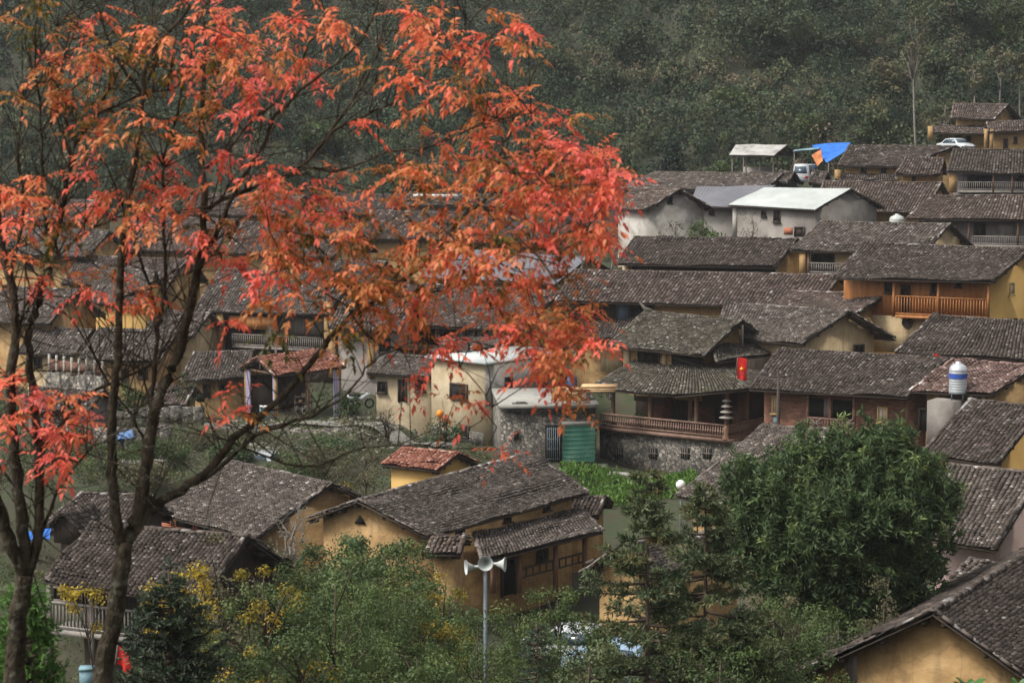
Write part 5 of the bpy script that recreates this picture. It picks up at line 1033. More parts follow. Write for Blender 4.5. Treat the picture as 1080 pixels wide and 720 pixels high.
# banana leaves at the bottom right
for (px, Y, lab) in ((1022, 42, 'left of the pair'), (1074, 42, 'at the very corner')):
    x = P(px, 700, Y)[0]; z = P(px, 735, Y)[2]; rt = empty('banana_plant', (x, Y, z), 'banana plant poking up before the nearest gable, ' + lab, 'plant', 'banana plants at the bottom right'); mb = MB()
    mb.tube([[x, Y, gz_(x, Y) - .2], [x, Y, z]], [.12, .07], 8); mb.build('stem', L_BAN, rt, True)
    for k in range(6):
        an = k * 1.1 + px; hd = V(math.cos(an), math.sin(an) * .6, 0); L = random.uniform(.5, .75); t = np.linspace(0, 1, 7); mid = V(x, Y, z) + hd * (t * L * .5)[:, None] + UPV * (L * (t - .45 * t ** 2.2))[:, None]; sd_ = V(-hd[1], hd[0], .2); wd = .14 * np.sin(np.clip(t * 1.0 + .08, 0, 1) * math.pi * .93)[:, None]
        v = np.concatenate([mid - sd_ * wd, mid - UPV * .03, mid + sd_ * wd]); i = np.arange(6); mb = MB(); mb.arr(v, np.concatenate([np.stack([i, i + 7, i + 8, i + 1], -1), np.stack([i + 7, i + 14, i + 15, i + 8], -1)]), .5); mb.build('leaf', L_BAN, rt)

# ------------------------------------------------------------------ the red-leaved trees in the foreground
TY = 15.0
def red_tree(label, stems, blobs, seed, basepx):
    global rng
    rng = np.random.default_rng(seed)
    bx_ = P(basepx, 720, TY)[0]; gzz = gz_(bx_, TY); rt = empty('red_leaf_tree', (bx_, TY, gzz), label, 'tree', 'red leaved trees in the foreground')
    nodes = []; mbs = MB(); first = True
    ends = []
    for st in stems:
        dy, r0, r1, pts = st[0], st[1], st[2], st[3]
        n = len(pts); pp = np.array([P(x, y, TY + dy[0] + (dy[1] - dy[0]) * i / (n - 1)) for i, (x, y) in enumerate(pts)])
        if r0 > .07 and pts[0][1] > 700: r0, r1 = r0 * .86, r1 * .86; pp = np.vstack([[pp[0][0] - .02, pp[0][1], gzz - .3], pp])
        n = len(pp); m = (n - 1) * 4 + 1; t = np.linspace(0, n - 1, m); i0 = np.minimum(t.astype(int), n - 2); f = (t - i0)[:, None]
        p0, p1, p2, p3 = pp[np.maximum(i0 - 1, 0)], pp[i0], pp[i0 + 1], pp[np.minimum(i0 + 2, n - 1)]
        c = .5 * (2 * p1 + (p2 - p0) * f + (2 * p0 - 5 * p1 + 4 * p2 - p3) * f ** 2 + (3 * p1 - p0 - 3 * p2 + p3) * f ** 3)
        rad = np.linspace(r0, r1, m) * (.74 if r0 > .02 else 1) * (1 + .07 * np.sin(np.arange(m) * 1.7)); c += rng.normal(0, .006, c.shape)
        mb = mbs if first else MB(); mb.tube(c, rad, 10 if r0 > .05 else 6)
        if first: mbs.build('trunk', BARK, rt, True); first = False
        else: mb.build('branch', BARK, rt, True)
        nodes.append(np.column_stack([c, rad]))
        d = unit(c[-1] - c[-3])
    nodes = np.concatenate(nodes); nbr = len(nodes)
    tw = MB(); LB, LD, LT = [], [], []
    for (px, py, rx, ry, cnt, hue) in blobs:
        for _ in range(int(cnt * (.64 if px < 270 else .74 if px < 480 else .82)) + 2):
            if rng.random() > .20: continue
            a = rng.normal(0, .5, 2); q = P(px + a[0] * rx, py + a[1] * ry, TY + rng.normal(0, .55)); ht_ = hue - .09 + rng.normal(0, .19)
            for _k in range(rng.integers(4, 8)): LB.append(q + rng.normal(0, .018, 3)); LT.append(ht_ + rng.normal(0, .08))
    LB = np.array(LB); LT = np.array(LT)
    # twigs: group leaf bases, tie each group to the nearest branch point
    left = list(range(len(LB))); LDir = np.zeros_like(LB)
    order = rng.permutation(len(LB)); used = np.zeros(len(LB), bool)
    for i in order:
        if used[i]: continue
        dd = np.linalg.norm(LB - LB[i], axis=1); g = np.where((dd < .10) & ~used)[0][:9]; used[g] = True
        c = LB[g].mean(0); wgt = np.linalg.norm(nodes[:, :3] - c, axis=1) + nodes[:, 3] * 3 + .25 * np.clip(nodes[:, 2] - c[2], 0, None); nb = nodes[wgt.argmin()]
        dirn = unit(c - nb[:3]); mid = (nb[:3] + c) / 2 + rng.normal(0, .05, 3) + UPV * .03; e = c + dirn * .05
        L = np.linalg.norm(e - nb[:3]); rt_ = min(nb[3] * .6, .004 + .006 * L)
        nodes = np.vstack([nodes, [*mid, rt_ * .8], [*(mid * .5 + e * .5), rt_ * .6], [*e, .003]])
        tw.tube([nb[:3], mid, e], [min(nb[3] * .6, .004 + .006 * L), .0035 + .003 * L, .003], 4, cap=False)
        for k in g:
            LDir[k] = unit(dirn * .45 + unit(rng.normal(0, 1, 3) * V(1, 1, .6)) * .95 + V(0, 0, -.12))
    # bare twigs for the leafless gaps
    nodes0 = nodes[:nbr]
    for _ in range(420):
        nb = nodes0[rng.integers(nbr)]
        if nb[3] > .045: continue
        d = unit(rng.normal(0, .6, 3) * V(1, .7, 1) + V(.15, 0, .55)); L = rng.uniform(.3, 1.1); m_ = nb[:3] + d * L * .5 + rng.normal(0, .03, 3); tw.tube([nb[:3], m_, m_ + unit(d + rng.normal(0, .25, 3)) * L * .5], [.006, .0035, .0018], 4, cap=False)
    tw.build('twigs', BARK, rt, True)
    # compound leaves: a rachis with paired drooping leaflets
    ps, ds, tv, ln = [], [], [], []
    for b, d, h_ in zip(LB, LDir, LT):
        L = rng.uniform(.12, .26); s = unit(np.cross(d, V(0, 0, 1) + rng.normal(0, .35, 3))); n = rng.integers(4, 7)
        for k in range(n):
            f = (k + .6) / n; c = b + d * L * f + V(0, 0, -.35 * L * f * f)
            for sg in (-1, 1):
                if rng.random() < .12: continue
                ps.append(c); ds.append(d * .55 + s * sg * .75 + V(0, 0, -.45) + rng.normal(0, .16, 3)); tv.append(h_ + rng.normal(0, .09)); ln.append(rng.uniform(.042, .072))
        ps.append(b + d * L + V(0, 0, -.35 * L)); ds.append(d + V(0, 0, -.6)); tv.append(h_); ln.append(.07)
    ps, ds, tv, ln = np.array(ps), unit(np.array(ds)), np.array(tv), np.array(ln)
    N = len(ps); r = unit(rng.normal(0, .35, (N, 3)) + V(0, 0, 1)); side = unit(np.cross(ds, r)); nn = np.cross(side, ds); Lc = ln[:, None]; W = Lc * rng.uniform(.40, .54, (N, 1))
    v = np.stack([ps, ps + ds * Lc * .38 + side * W / 2 + nn * W * .22, ps + ds * Lc - UPV * Lc * .12, ps + ds * Lc * .38 - side * W / 2 + nn * W * .22, ps + ds * Lc * .42], 1).reshape(-1, 3)
    b = (np.arange(N) * 5)[:, None]; q = np.concatenate([b + np.array((0, 1, 4)), b + np.array((1, 2, 4)), b + np.array((0, 4, 3)), b + np.array((4, 2, 3))])
    link_mesh('crown', v, q.ravel(), np.full(len(q), 3), L_RED, rt, np.clip(np.tile(tv, 4), 0, 1))
Z0 = (0, 0)
mid_stems = [
    (Z0, .125, .095, [(107, 735), (113, 690), (122, 640), (128, 600), (131, 576)]),
    ((0, -.2), .06, .018, [(131, 580), (123, 555), (118, 500), (118, 455), (121, 405), (125, 360), (126, 300), (131, 240), (145, 150), (151, 100), (156, 62), (200, 8)]),
    ((0, .3), .075, .05, [(131, 582), (138, 560), (150, 522), (156, 475), (165, 425), (180, 390), (192, 358), (203, 312)]),
    ((.3, .5), .05, .014, [(203, 314), (211, 270), (215, 225), (212, 165), (213, 115), (216, 60), (212, -10)]),
    ((.4, .9), .028, .006, [(216, 224), (235, 210), (258, 202), (282, 190), (318, 176), (350, 140), (390, 120), (425, 100), (465, 60), (492, 30), (520, -5)]),
    ((.7, 1.0), .014, .005, [(322, 172), (355, 130), (375, 100), (392, 72), (415, -5)]),
    ((.3, .0), .03, .008, [(207, 290), (226, 250), (248, 203), (276, 155), (292, 122), (330, 85), (380, 45), (400, -5)]),
    ((.2, .6), .028, .007, [(160, 445), (162, 400), (166, 352), (170, 325), (175, 280), (172, 210), (173, 165), (190, 100), (196, 40), (225, -8)]),
    ((.4, .2), .014, .005, [(168, 335), (152, 285), (136, 240), (122, 195), (104, 160)]),
    ((0, .8), .062, .03, [(131, 578), (150, 546), (166, 531), (200, 512), (230, 485), (245, 462), (280, 435), (312, 403), (344, 362)]),
    ((.8, 1.2), .03, .007, [(344, 362), (370, 334), (397, 317), (424, 297), (452, 274), (474, 248), (490, 226), (515, 186), (528, 160), (548, 118), (570, 55)]),
    ((.4, -.3), .03, .006, [(196, 514), (235, 490), (270, 459), (304, 446), (338, 433), (370, 410), (391, 382), (430, 362)]),
    ((.6, .2), .013, .004, [(244, 466), (300, 488), (335, 490), (372, 476), (420, 470), (470, 472)]),
    ((.9, .4), .012, .004, [(372, 333), (400, 362), (450, 372), (510, 368), (560, 350), (600, 335)]),
    ((.9, 1.2), .012, .004, [(400, 316), (430, 310), (480, 302), (540, 270), (590, 250), (628, 235)]),
    ((.9, 1.3), .012, .004, [(452, 274), (500, 262), (545, 228), (585, 195), (632, 180)]),
    ((.9, 1.3), .012, .004, [(490, 226), (540, 190), (580, 150), (610, 140)]),
    ((.8, 1.3), .009, .003, [(424, 297), (445, 340), (470, 375), (500, 400), (520, 430)]),
    ((.5, .2), .012, .004, [(318, 176), (360, 180), (410, 160), (455, 155), (510, 130), (560, 120)]),
    ((.3, .5), .016, .005, [(213, 178), (235, 165), (262, 130), (300, 100), (320, 60), (345, 10)]),
    ((.3, .1), .016, .005, [(151, 100), (128, 70), (110, 30), (100, -5)]),
    ((.5, .2), .012, .004, [(156, 472), (140, 440), (112, 400), (85, 350), (60, 320)]),
    ((.4, .7), .012, .004, [(160, 430), (150, 395), (132, 370), (105, 330)]),
]
mid_blobs = [
    (300, 45, 130, 60, 120, .55), (420, 40, 120, 60, 105, .5), (500, 55, 70, 70, 80, .48), (230, 60, 90, 60, 75, .5), (140, 60, 90, 60, 62, .34), (200, 30, 60, 40, 24, .45), (525, 15, 40, 30, 22, .5),
    (285, 95, 60, 50, 45, .75), (240, 80, 50, 60, 40, .6), (355, 85, 60, 40, 36, .7),
    (500, 120, 60, 50, 60, .45), (550, 150, 70, 55, 90, .6), (600, 165, 50, 45, 62, .72), (625, 190, 26, 40, 32, .8), (560, 205, 80, 50, 105, .5), (500, 190, 70, 60, 70, .42), (590, 240, 60, 40, 55, .6), (520, 255, 80, 50, 85, .45), (460, 220, 60, 60, 62, .38), (430, 250, 90, 50, 85, .45),
    (340, 270, 90, 55, 120, .42), (290, 250, 60, 50, 62, .48), (380, 300, 80, 50, 78, .36), (300, 310, 70, 30, 40, .4), (455, 310, 80, 40, 55, .42), (530, 310, 60, 45, 55, .5), (575, 330, 50, 50, 50, .55), (600, 365, 36, 40, 40, .62), (575, 380, 36, 24, 22, .65), (480, 345, 60, 36, 30, .6), (420, 350, 60, 36, 26, .45), (400, 385, 36, 30, 14, .4),
    (300, 195, 50, 30, 26, .75), (345, 215, 50, 20, 18, .7), (270, 165, 40, 40, 22, .7), (285, 215, 40, 30, 24, .8), (415, 190, 30, 40, 16, .4), (370, 185, 40, 10, 6, .45),
    (165, 150, 60, 40, 26, .4), (120, 190, 60, 40, 32, .5), (130, 215, 60, 40, 52, .5), (105, 245, 60, 40, 42, .35), (180, 200, 40, 40, 26, .7), (170, 250, 50, 40, 26, .45), (210, 260, 60, 30, 18, .7), (245, 300, 40, 24, 14, .8), (235, 340, 14, 24, 10, .8), (150, 300, 50, 30, 16, .5), (90, 300, 40, 24, 16, .7), (232, 405, 12, 16, 9, .65), (258, 430, 8, 12, 3, .6), (145, 330, 24, 10, 4, .7),
    (585, 350, 44, 50, 60, .62), (605, 320, 30, 40, 30, .7), (545, 290, 50, 40, 36, .5), (570, 395, 36, 16, 20, .65), (620, 215, 24, 34, 20, .8), (495, 405, 30, 20, 10, .55), (500, 440, 16, 30, 8, .75), (520, 465, 20, 12, 6, .75), (480, 470, 8, 24, 5, .75), (450, 400, 14, 26, 6, .6),
]
red_tree('tall red leaved tree rising from a forked trunk left of centre', mid_stems, mid_blobs, 11, 107)
left_stems = [
    (Z0, .14, .10, [(14, 735), (17, 690), (20, 640), (26, 606)]),
    ((0, -.2), .075, .055, [(26, 610), (12, 575), (0, 538), (-14, 500), (-22, 440)]),
    ((0, .2), .07, .03, [(26, 606), (24, 560), (17, 500), (11, 430), (14, 370), (17, 345), (10, 290), (0, 255), (-4, 190)]),
    ((0, .4), .055, .03, [(28, 606), (38, 580), (42, 525), (40, 460), (32, 390), (30, 350), (45, 310), (52, 275), (66, 220)]),
    ((.4, .8), .028, .007, [(66, 220), (76, 165), (100, 120), (126, 74), (160, 28), (185, -10)]),
    ((.4, .2), .022, .006, [(52, 280), (46, 220), (45, 175), (42, 125), (37, 50), (44, -10)]),
    ((.2, .6), .02, .006, [(40, 475), (66, 446), (88, 420), (120, 402), (160, 384), (182, 350), (200, 320)]),
    ((.2, -.2), .015, .005, [(38, 580), (50, 545), (70, 505), (100, 470), (140, 450)]),
    ((.2, .5), .012, .004, [(17, 345), (40, 300), (62, 270), (100, 240), (140, 225)]),
    ((.3, .0), .014, .004, [(10, 290), (25, 230), (20, 160), (28, 90), (60, 30), (90, -5)]),
    ((.3, .4), .012, .004, [(76, 165), (60, 120), (66, 70), (85, 20)]),
    ((.3, .4), .012, .004, [(100, 122), (150, 100), (120, 150), (60, 175), (20, 190)][:2] + [(185, 92), (215, 70)]),
]
left_blobs = [
    (20, 440, 40, 50, 34, .82), (55, 455, 36, 40, 30, .85), (75, 440, 20, 24, 12, .85), (20, 400, 30, 30, 20, .85), (60, 490, 24, 16, 7, .8), (10, 470, 16, 20, 7, .8), (38, 375, 24, 20, 8, .85),
    (15, 205, 40, 40, 36, .5), (55, 215, 50, 36, 40, .35), (35, 240, 50, 30, 32, .45), (60, 40, 70, 50, 26, .32), (150, 40, 60, 40, 20, .38), (110, 120, 60, 40, 20, .34), (30, 110, 40, 30, 14, .3), (185, 110, 40, 40, 14, .42), (40, 80, 50, 30, 18, .28), (20, 150, 40, 20, 10, .35), (80, 90, 40, 30, 14, .3), (55, 110, 50, 20, 12, .25), (70, 200, 40, 30, 22, .5), (30, 290, 30, 24, 12, .65), (70, 310, 40, 24, 14, .75), (90, 60, 50, 50, 16, .4), (20, 20, 40, 30, 12, .35),
]
red_tree('red leaved tree with a thick dark multiple trunk at the left edge', left_stems, left_blobs, 12, 14)
rng = np.random.default_rng(99)

# ------------------------------------------------------------------ thin haze in the valley
mb = MB(); mb.box((0, 180, 30), V(430, 0, 0), V(0, 310, 0), V(0, 0, 57)); hz = mb.build('haze', bpy.data.materials.new('haze')); hm_ = hz.data.materials[0]; hm_.use_nodes = True; ht = hm_.node_tree
ht.nodes.remove(ht.nodes['Principled BSDF']); pv = ht.nodes.new('ShaderNodeVolumePrincipled'); pv.inputs['Color'].default_value = (.92, .95, 1, 1); pv.inputs['Density'].default_value = .00019; pv.inputs['Anisotropy'].default_value = .2
ht.links.new(pv.outputs[0], ht.nodes['Material Output'].inputs['Volume']); tag(hz, kind='stuff')
# ------------------------------------------------------------------ vehicles
def loft(mb, secs, mi=0):                                # list of closed rings with equal counts
    n = len(secs[0]); v = np.concatenate(secs); m = len(secs); i, j = np.meshgrid(np.arange(m - 1), np.arange(n), indexing='ij'); j2 = (j + 1) % n
    b0 = mb.n; mb.arr(v, np.stack([i * n + j, i * n + j2, (i + 1) * n + j2, (i + 1) * n + j], -1).reshape(-1, 4), .4, mi)
    for r in (0, m - 1): mb.l.extend(b0 + r * n + k for k in (range(n) if r else range(n - 1, -1, -1))); mb.z.append(n); mb.tv.append(.4); mb.mi.append(mi)
def car(label, px, Y, ang, paint, cat='car', name='parked_car', kind='sedan', z=None, k=1.0):
    x = P(px, 500, Y)[0]; z = gz_(x, Y) if z is None else z; rt = empty(name, (x, Y, z), label, cat, 'cars parked in the village')
    f = V(math.cos(ang), math.sin(ang), 0); s = V(-f[1], f[0], 0); o = V(x, Y, z + .05)
    L, Wd, Hh = (4.3, 1.74, 1.46) if kind == 'sedan' else (3.9, 1.62, 1.9)
    def pt(a, b, c): return o + f * a * k + s * b * k + UPV * c * k
    def ring(a, w_, zb, zs, zt, wt): return np.array([pt(a, -w_ * .92, zb), pt(a, -w_, zb + .2), pt(a, -w_, zs * .75), pt(a, -w_ * .96, zs), pt(a, -wt, zt), pt(a, wt, zt), pt(a, w_ * .96, zs), pt(a, w_, zs * .75), pt(a, w_, zb + .2), pt(a, w_ * .92, zb)])
    h2 = L / 2; w2 = Wd / 2
    if kind == 'sedan': prof = [(-h2, .5, .68, .72), (-h2 + .12, .32, .82, .90), (-1.35, .28, .9, 1.0), (-.85, .26, .92, Hh - .06), (0, .25, .92, Hh), (.55, .25, .92, Hh - .04), (1.2, .25, .9, .98), (h2 - .3, .28, .8, .84), (h2, .42, .62, .66)]
    else: prof = [(-h2, .4, .95, 1.72), (-h2 + .1, .3, 1.0, Hh), (-.4, .26, 1.0, Hh), (.9, .26, 1.0, Hh - .05), (1.4, .26, 1.0, 1.35), (h2 - .1, .3, .85, .95), (h2, .42, .7, .75)]
    mb = MB(); loft(mb, [ring(a, w2 * (.9 if i in (0, len(prof) - 1) else 1), zb, zs, zt, w2 * (.74 if zt > 1.1 else .88)) for i, (a, zb, zs, zt) in enumerate(prof)]); mb.build('body', paint, rt)
    T = Hh - .06
    for sg in (-1, 1):                                   # side glass, windscreens, wheels, lamps
        mb = MB(); w_ = w2 * .96 + .012; wt = w2 * .76 + .015
        a0, a1, b0, b1 = (-1.1, 1.0, -.75, .5) if kind == 'sedan' else (-1.6, 1.2, -1.5, .9)
        q = [pt(a0, sg * w_, .97), pt(a1, sg * w_, .97), pt(b1, sg * wt, T - .06), pt(b0, sg * wt, T - .06)]; mb.prism(q, s * sg * .012); mb.build('side_window', CARG, rt)
        for wx in (-h2 + .8, h2 - .8):
            mb = MB(); mb.lathe(pt(wx, sg * (w2 - .16), .28), [(.05, 0), (.31, 0), (.33, .04), (.33, .15), (.30, .19), (.19, .19)], 18, s * sg); wo = mb.build('tyre', TYRE, rt); mb = MB(); mb.lathe(pt(wx, sg * (w2 + .01), .28), [(.19, .0), (.17, .02), (.05, .015), (0, .03)], 14, s * sg); mb.build('rim', GALV, wo)
        mb = MB(); mb.box(pt(h2 - .02, sg * w2 * .66, .64), f * .05, s * .17, UPV * .08); mb.build('headlight', CHROME, rt); mb = MB(); mb.box(pt(-h2 + .01, sg * w2 * .7, .72), f * .05, s * .12, UPV * .1); mb.build('tail_light', TAIL, rt)
    if kind == 'sedan': fr = [(1.18, .82, 1.0), (.58, .66, T - .03)]; rr2 = [(-1.33, .82, 1.02), (-.88, .66, T - .08)]
    else: fr = [(1.4, .75, 1.36), (.93, .62, T - .08)]; rr2 = [(-h2 + .02, .7, 1.05), (-h2 + .04, .62, 1.66)]
    for (nm, e, sg) in (('windscreen', fr, 1), ('rear_window', rr2, -1)):
        mb = MB(); (a0, w0, z0), (a1, w1, z1) = e; q = [pt(a0 + .03 * sg, -w0 * .9, z0), pt(a0 + .03 * sg, w0 * .9, z0), pt(a1 + .03 * sg, w1 * .85, z1), pt(a1 + .03 * sg, -w1 * .85, z1)]; mb.prism(q, f * sg * .012 + UPV * .012); mb.build(nm, CARG, rt)
    return rt
car('white van parked on the road behind the big grey roof', 272, 104, math.radians(-25), CARW, 'van', 'parked_van', 'van', P(272, 487, 104)[2] - 1.35)
car('small white van parked under the blue tarpaulin', 846, 166, math.radians(65), CARW, 'van', 'parked_van', 'van', P(846, 178, 166)[2] - 1.35, .9)
car('silver white car parked below the highest ochre house', 1000, 178, math.radians(-62), CARW, z=P(1000, 154, 178)[2] - .6, k=.85)
car('white car mostly hidden behind the left ragged conifer', 612, 70, math.radians(-20), CARW, z=P(612, 703, 70)[2])
car('silver blue car parked in front of the white car, at the bottom edge', 662, 65.5, math.radians(-28), CARB, z=P(662, 722, 65.5)[2])
# motorcycle
def motorcycle(px, py, Y, ang):
    q = P(px, py, Y); rt = empty('motorcycle', q, 'white motorcycle parked beside the red roofed shelter', 'motorcycle'); f = V(math.cos(ang), math.sin(ang), 0); s = V(-f[1], f[0], 0)
    for a in (-.62, .62):
        mb = MB(); mb.lathe(q + f * a + UPV * .3 - s * .05, [(.2, 0), (.29, .0), (.31, .05), (.29, .1), (.2, .1)], 18, s); mb.build('wheel', TYRE, rt)
    mb = MB(); mb.tube([q + f * .55 + UPV * .85, q + f * .1 + UPV * .6, q - f * .3 + UPV * .62, q - f * .75 + UPV * .8], [.08, .15, .17, .07], 8); mb.tube([q + f * .62 + UPV * .3, q + f * .48 + UPV * .98], .04, 6); mb.build('body', CARW, rt, True)
    mb = MB(); mb.tube([q + f * .05 + UPV * .76, q - f * .3 + UPV * .8, q - f * .65 + UPV * .86], [.1, .14, .1], 8); mb.build('seat', TYRE, rt, True)
    mb = MB(); mb.tube([q + f * .42 + UPV * 1.05 + s * .33, q + f * .5 + UPV * .98, q + f * .42 + UPV * 1.05 - s * .33], .02, 6); mb.build('handlebar', TYRE, rt)
    mb = MB(); mb.lathe(q + f * .58 + UPV * .88, [(.1, 0), (.09, .04), (0, .07)], 12, f); mb.build('headlight', CHROME, rt)
motorcycle(379, 431, 116.5, math.radians(20))

# ------------------------------------------------------------------ water tanks
def water_tank(label, c, r, Ht, m, band):
    rt = empty('water_tank', c, label, 'water tank', 'steel water tanks'); mb = MB(); n = 9; prof = []
    for i in range(n * 4 + 1): prof.append((r * (1 - .035 * (.5 + .5 * math.cos(i * math.pi / 2))), .35 + Ht * i / (n * 4)))
    prof = [(0, .35)] + prof + [(r * .8, .35 + Ht + .14), (r * .42, .35 + Ht + .24), (r * .3, .35 + Ht + .25), (r * .3, .35 + Ht + .33), (0, .35 + Ht + .35)]
    mb.lathe(c, prof, 26); mb.build('tank', m, rt, True)
    if band: mb = MB(); mb.lathe(c, [(r + .012, .35 + Ht * .60), (r + .012, .35 + Ht * .80)], 26); mb.build('band', BLUE_P, rt, True)
    for k in range(4):
        a = k * math.pi / 2 + .5; p = c + V(math.cos(a), math.sin(a), 0) * r * .85; mb = MB(); mb.tube([p, p + UPV * .42], .035, 6); mb.build('leg', GALV, rt)
    mb = MB(); mb.lathe(c, [(r * .9, .28), (r * .98, .3), (r * .98, .36), (r * .9, .38)], 24); mb.build('stand_ring', GALV, rt)
tq = tank_top; wt_ = V(*P(1009, 420, 0.001 + float(tq[1]))[:2], tq[2])
water_tank('ribbed steel water tank with a blue band standing on the concrete annex', V(P(1010, 420, tq[1])[0], tq[1], tq[2] + .0), .44, 1.15, STEEL, True)
q = P(946, 232, 145); water_tank('white topped steel water tank half hidden behind a grey tiled roof', q - UPV * 1.45, .55, 1.2, HORN, False)

# ------------------------------------------------------------------ flags
def flag(label, base, tip, drop, wdt, star=False, tilt=0.0, hang=1.0):
    base, tip = np.asarray(base), np.asarray(tip); rt = empty('flag', base, label, 'flag', 'red flags in the village'); mb = MB(); mb.tube([base, tip], .025, 6); mb.build('pole', GREY_W, rt)
    k = 10; s = np.linspace(0, 1, k); a = unit(V(1, -.35, tilt)); d = unit(base - tip) * .25 + V(0, 0, -hang); nn = unit(np.cross(a, d))
    x = tip[None, None] + a * (s[None, :, None] * wdt) + d * (s[:, None, None] * drop) + nn * (np.sin(s * 7)[None, :, None] * .07 * s[:, None, None])
    x = x - UPV * (.12 * s ** 2)[None, :, None]; v = x.reshape(-1, 3); i, j = np.meshgrid(np.arange(k - 1), np.arange(k - 1), indexing='ij'); qq = np.stack([i * k + j, i * k + j + 1, (i + 1) * k + j + 1, (i + 1) * k + j], -1).reshape(-1, 4)
    mb = MB(); mb.arr(np.concatenate([v, v + nn * .012]), np.concatenate([qq, qq[:, ::-1] + k * k]), .4); fo = mb.build('cloth', RED_F, rt, True)
    if star:
        c = tip + a * wdt * .5 + d * drop * .5 - UPV * .03; mb = MB(); r = min(wdt, drop) * .26; e1 = a; e2 = unit(d - a * (a @ d)); nz = nn if nn[1] < 0 else -nn
        pts = [c + nz * .09 + (e1 * math.sin(t) - e2 * math.cos(t)) * (r if m % 2 == 0 else r * .4) for m, t in enumerate(np.arange(10) * math.pi / 5)]; mb.prism(pts, nz * .012); mb.build('star', STAR, fo)
q = P(783, 381, 103); flag('red flag with a yellow star hanging in front of the balcony house', q + V(-.3, 1.2, -1.6), P(778, 377, 103), .95, .5, True, .12)
q = P(990, 378, 99.5); flag('small red flag blowing on the ridge of the red boarded house', P(985, 384, 100), P(984, 372, 100), .38, .7, False, -.35, .6)
flag('small red cloth flag behind the forked red tree trunk, bottom left', P(122, 700, 44), P(124, 680, 44), .42, .36, False, -.5, .8)

# ------------------------------------------------------------------ loudspeaker pole
q = P(512, 600, 55); pz = gz_(q[0], q[1]); rt = empty('loudspeaker_pole', V(q[0], q[1], pz), 'grey steel pole carrying three white horn loudspeakers', 'loudspeaker')
mb = MB(); mb.tube([V(q[0], q[1], pz - .3), V(q[0], q[1], P(512, 590, 55)[2])], [.062, .055], 12); mb.build('pole', GALV, rt, True)
zt = P(512, 594, 55)[2]
for k, (dx, dy, dz) in enumerate(((-1, -.25, -.08), (1, -.2, .0), (0.02, -1, .12))):
    d = unit(V(dx, dy, 0)); c = V(q[0], q[1], zt + dz) + d * .16; mb = MB(); mb.lathe(c, [(.0, -.02), (.065, 0), (.06, .05), (.04, .09), (.055, .18), (.09, .27), (.14, .34), (.205, .40), (.215, .405), (.2, .39), (.13, .32), (.045, .15), (0, .14)], 24, d); ho = mb.build('horn', HORN, rt, True)
    mb = MB(); mb.lathe(c, [(0, -.1), (.085, -.08), (.09, .02), (.05, .04)], 16, d); mb.build('driver', HORN, ho, True); mb = MB(); mb.bar(V(q[0], q[1], zt + dz - .05), c + d * .02 - UPV * .08, .05, .05); mb.build('bracket', GALV, rt)

# ------------------------------------------------------------------ small things
# stacked boards on the stone terrace
GT = 'piles of sawn boards on the stone terrace'
def board_pile(label, c, d, n, L, w_, rows):
    rt = empty('board_pile', c, label, 'timber', GT); s = V(-d[1], d[0], 0)
    for r in range(rows):
        mb = MB()
        for i in range(n): mb.box(c + UPV * (.06 + r * .115 + random.uniform(-.015, .015)) + s * (i - (n - 1) / 2) * (w_ + .02) + d * random.uniform(-.12, .12), d * L / 2 * random.uniform(.92, 1.04), s * w_ / 2, UPV * .045)
        mb.build('board_layer', TIMBER, rt)
q = P(600, 433, 108.6); board_pile('stepped pile of orange sawn boards on the stone terrace', V(q[0], q[1], terr_z), unit(V(1, -.25, 0)), 3, 1.5, .26, 6)
q = P(632, 430, 109.0); board_pile('longer pile of pale boards right of the stepped pile', V(q[0], q[1], terr_z + .45), unit(V(1, -.02, 0)), 3, 1.9, .3, 3)
mb = MB(); c = V(q[0], q[1], terr_z); mb.box(c + UPV * .21 - V(.6, 0, 0), V(.1, 0, 0), V(0, .4, 0), UPV * .2); mb.box(c + UPV * .21 + V(.6, 0, 0), V(.1, 0, 0), V(0, .4, 0), UPV * .2); mb.box(c + UPV * .42, V(.9, 0, 0), V(0, .45, 0), UPV * .02)
tag(mb.build('trestle', GREY_W), 'low trestle under the longer pile of pale boards', 'trestle')
# orange lamp, green bin near the concrete house
q = P(464, 436, 106); rt = empty('round_lamp', V(q[0], q[1], gz_(q[0], q[1])), 'round orange lamp globe on a short post below the concrete house', 'lamp'); mb = MB(); mb.tube([V(q[0], q[1], gz_(q[0], q[1]) - .2), q], .04, 8); mb.build('post', FRAME_D, rt); mb = MB(); mb.lathe(q - UPV * .2, [(.06, 0), (.16, .06), (.21, .2), (.16, .34), (.06, .4), (0, .41)], 18); mb.build('globe', ORANGE_P, rt, True)
# white disc lamp
q = P(718, 511, 90); rt = empty('round_lamp', V(q[0], q[1], gz_(q[0], q[1])), 'white globe lamp beside the speckled grey roof', 'lamp'); mb = MB(); mb.tube([V(q[0], q[1], gz_(q[0], q[1]) - .2), q], .035, 8); mb.build('post', GALV, rt); mb = MB(); mb.lathe(q - UPV * .22, [(.05, 0), (.17, .05), (.23, .2), (.2, .34), (.1, .43), (0, .45)], 18); mb.build('globe', WHITE, rt, True)
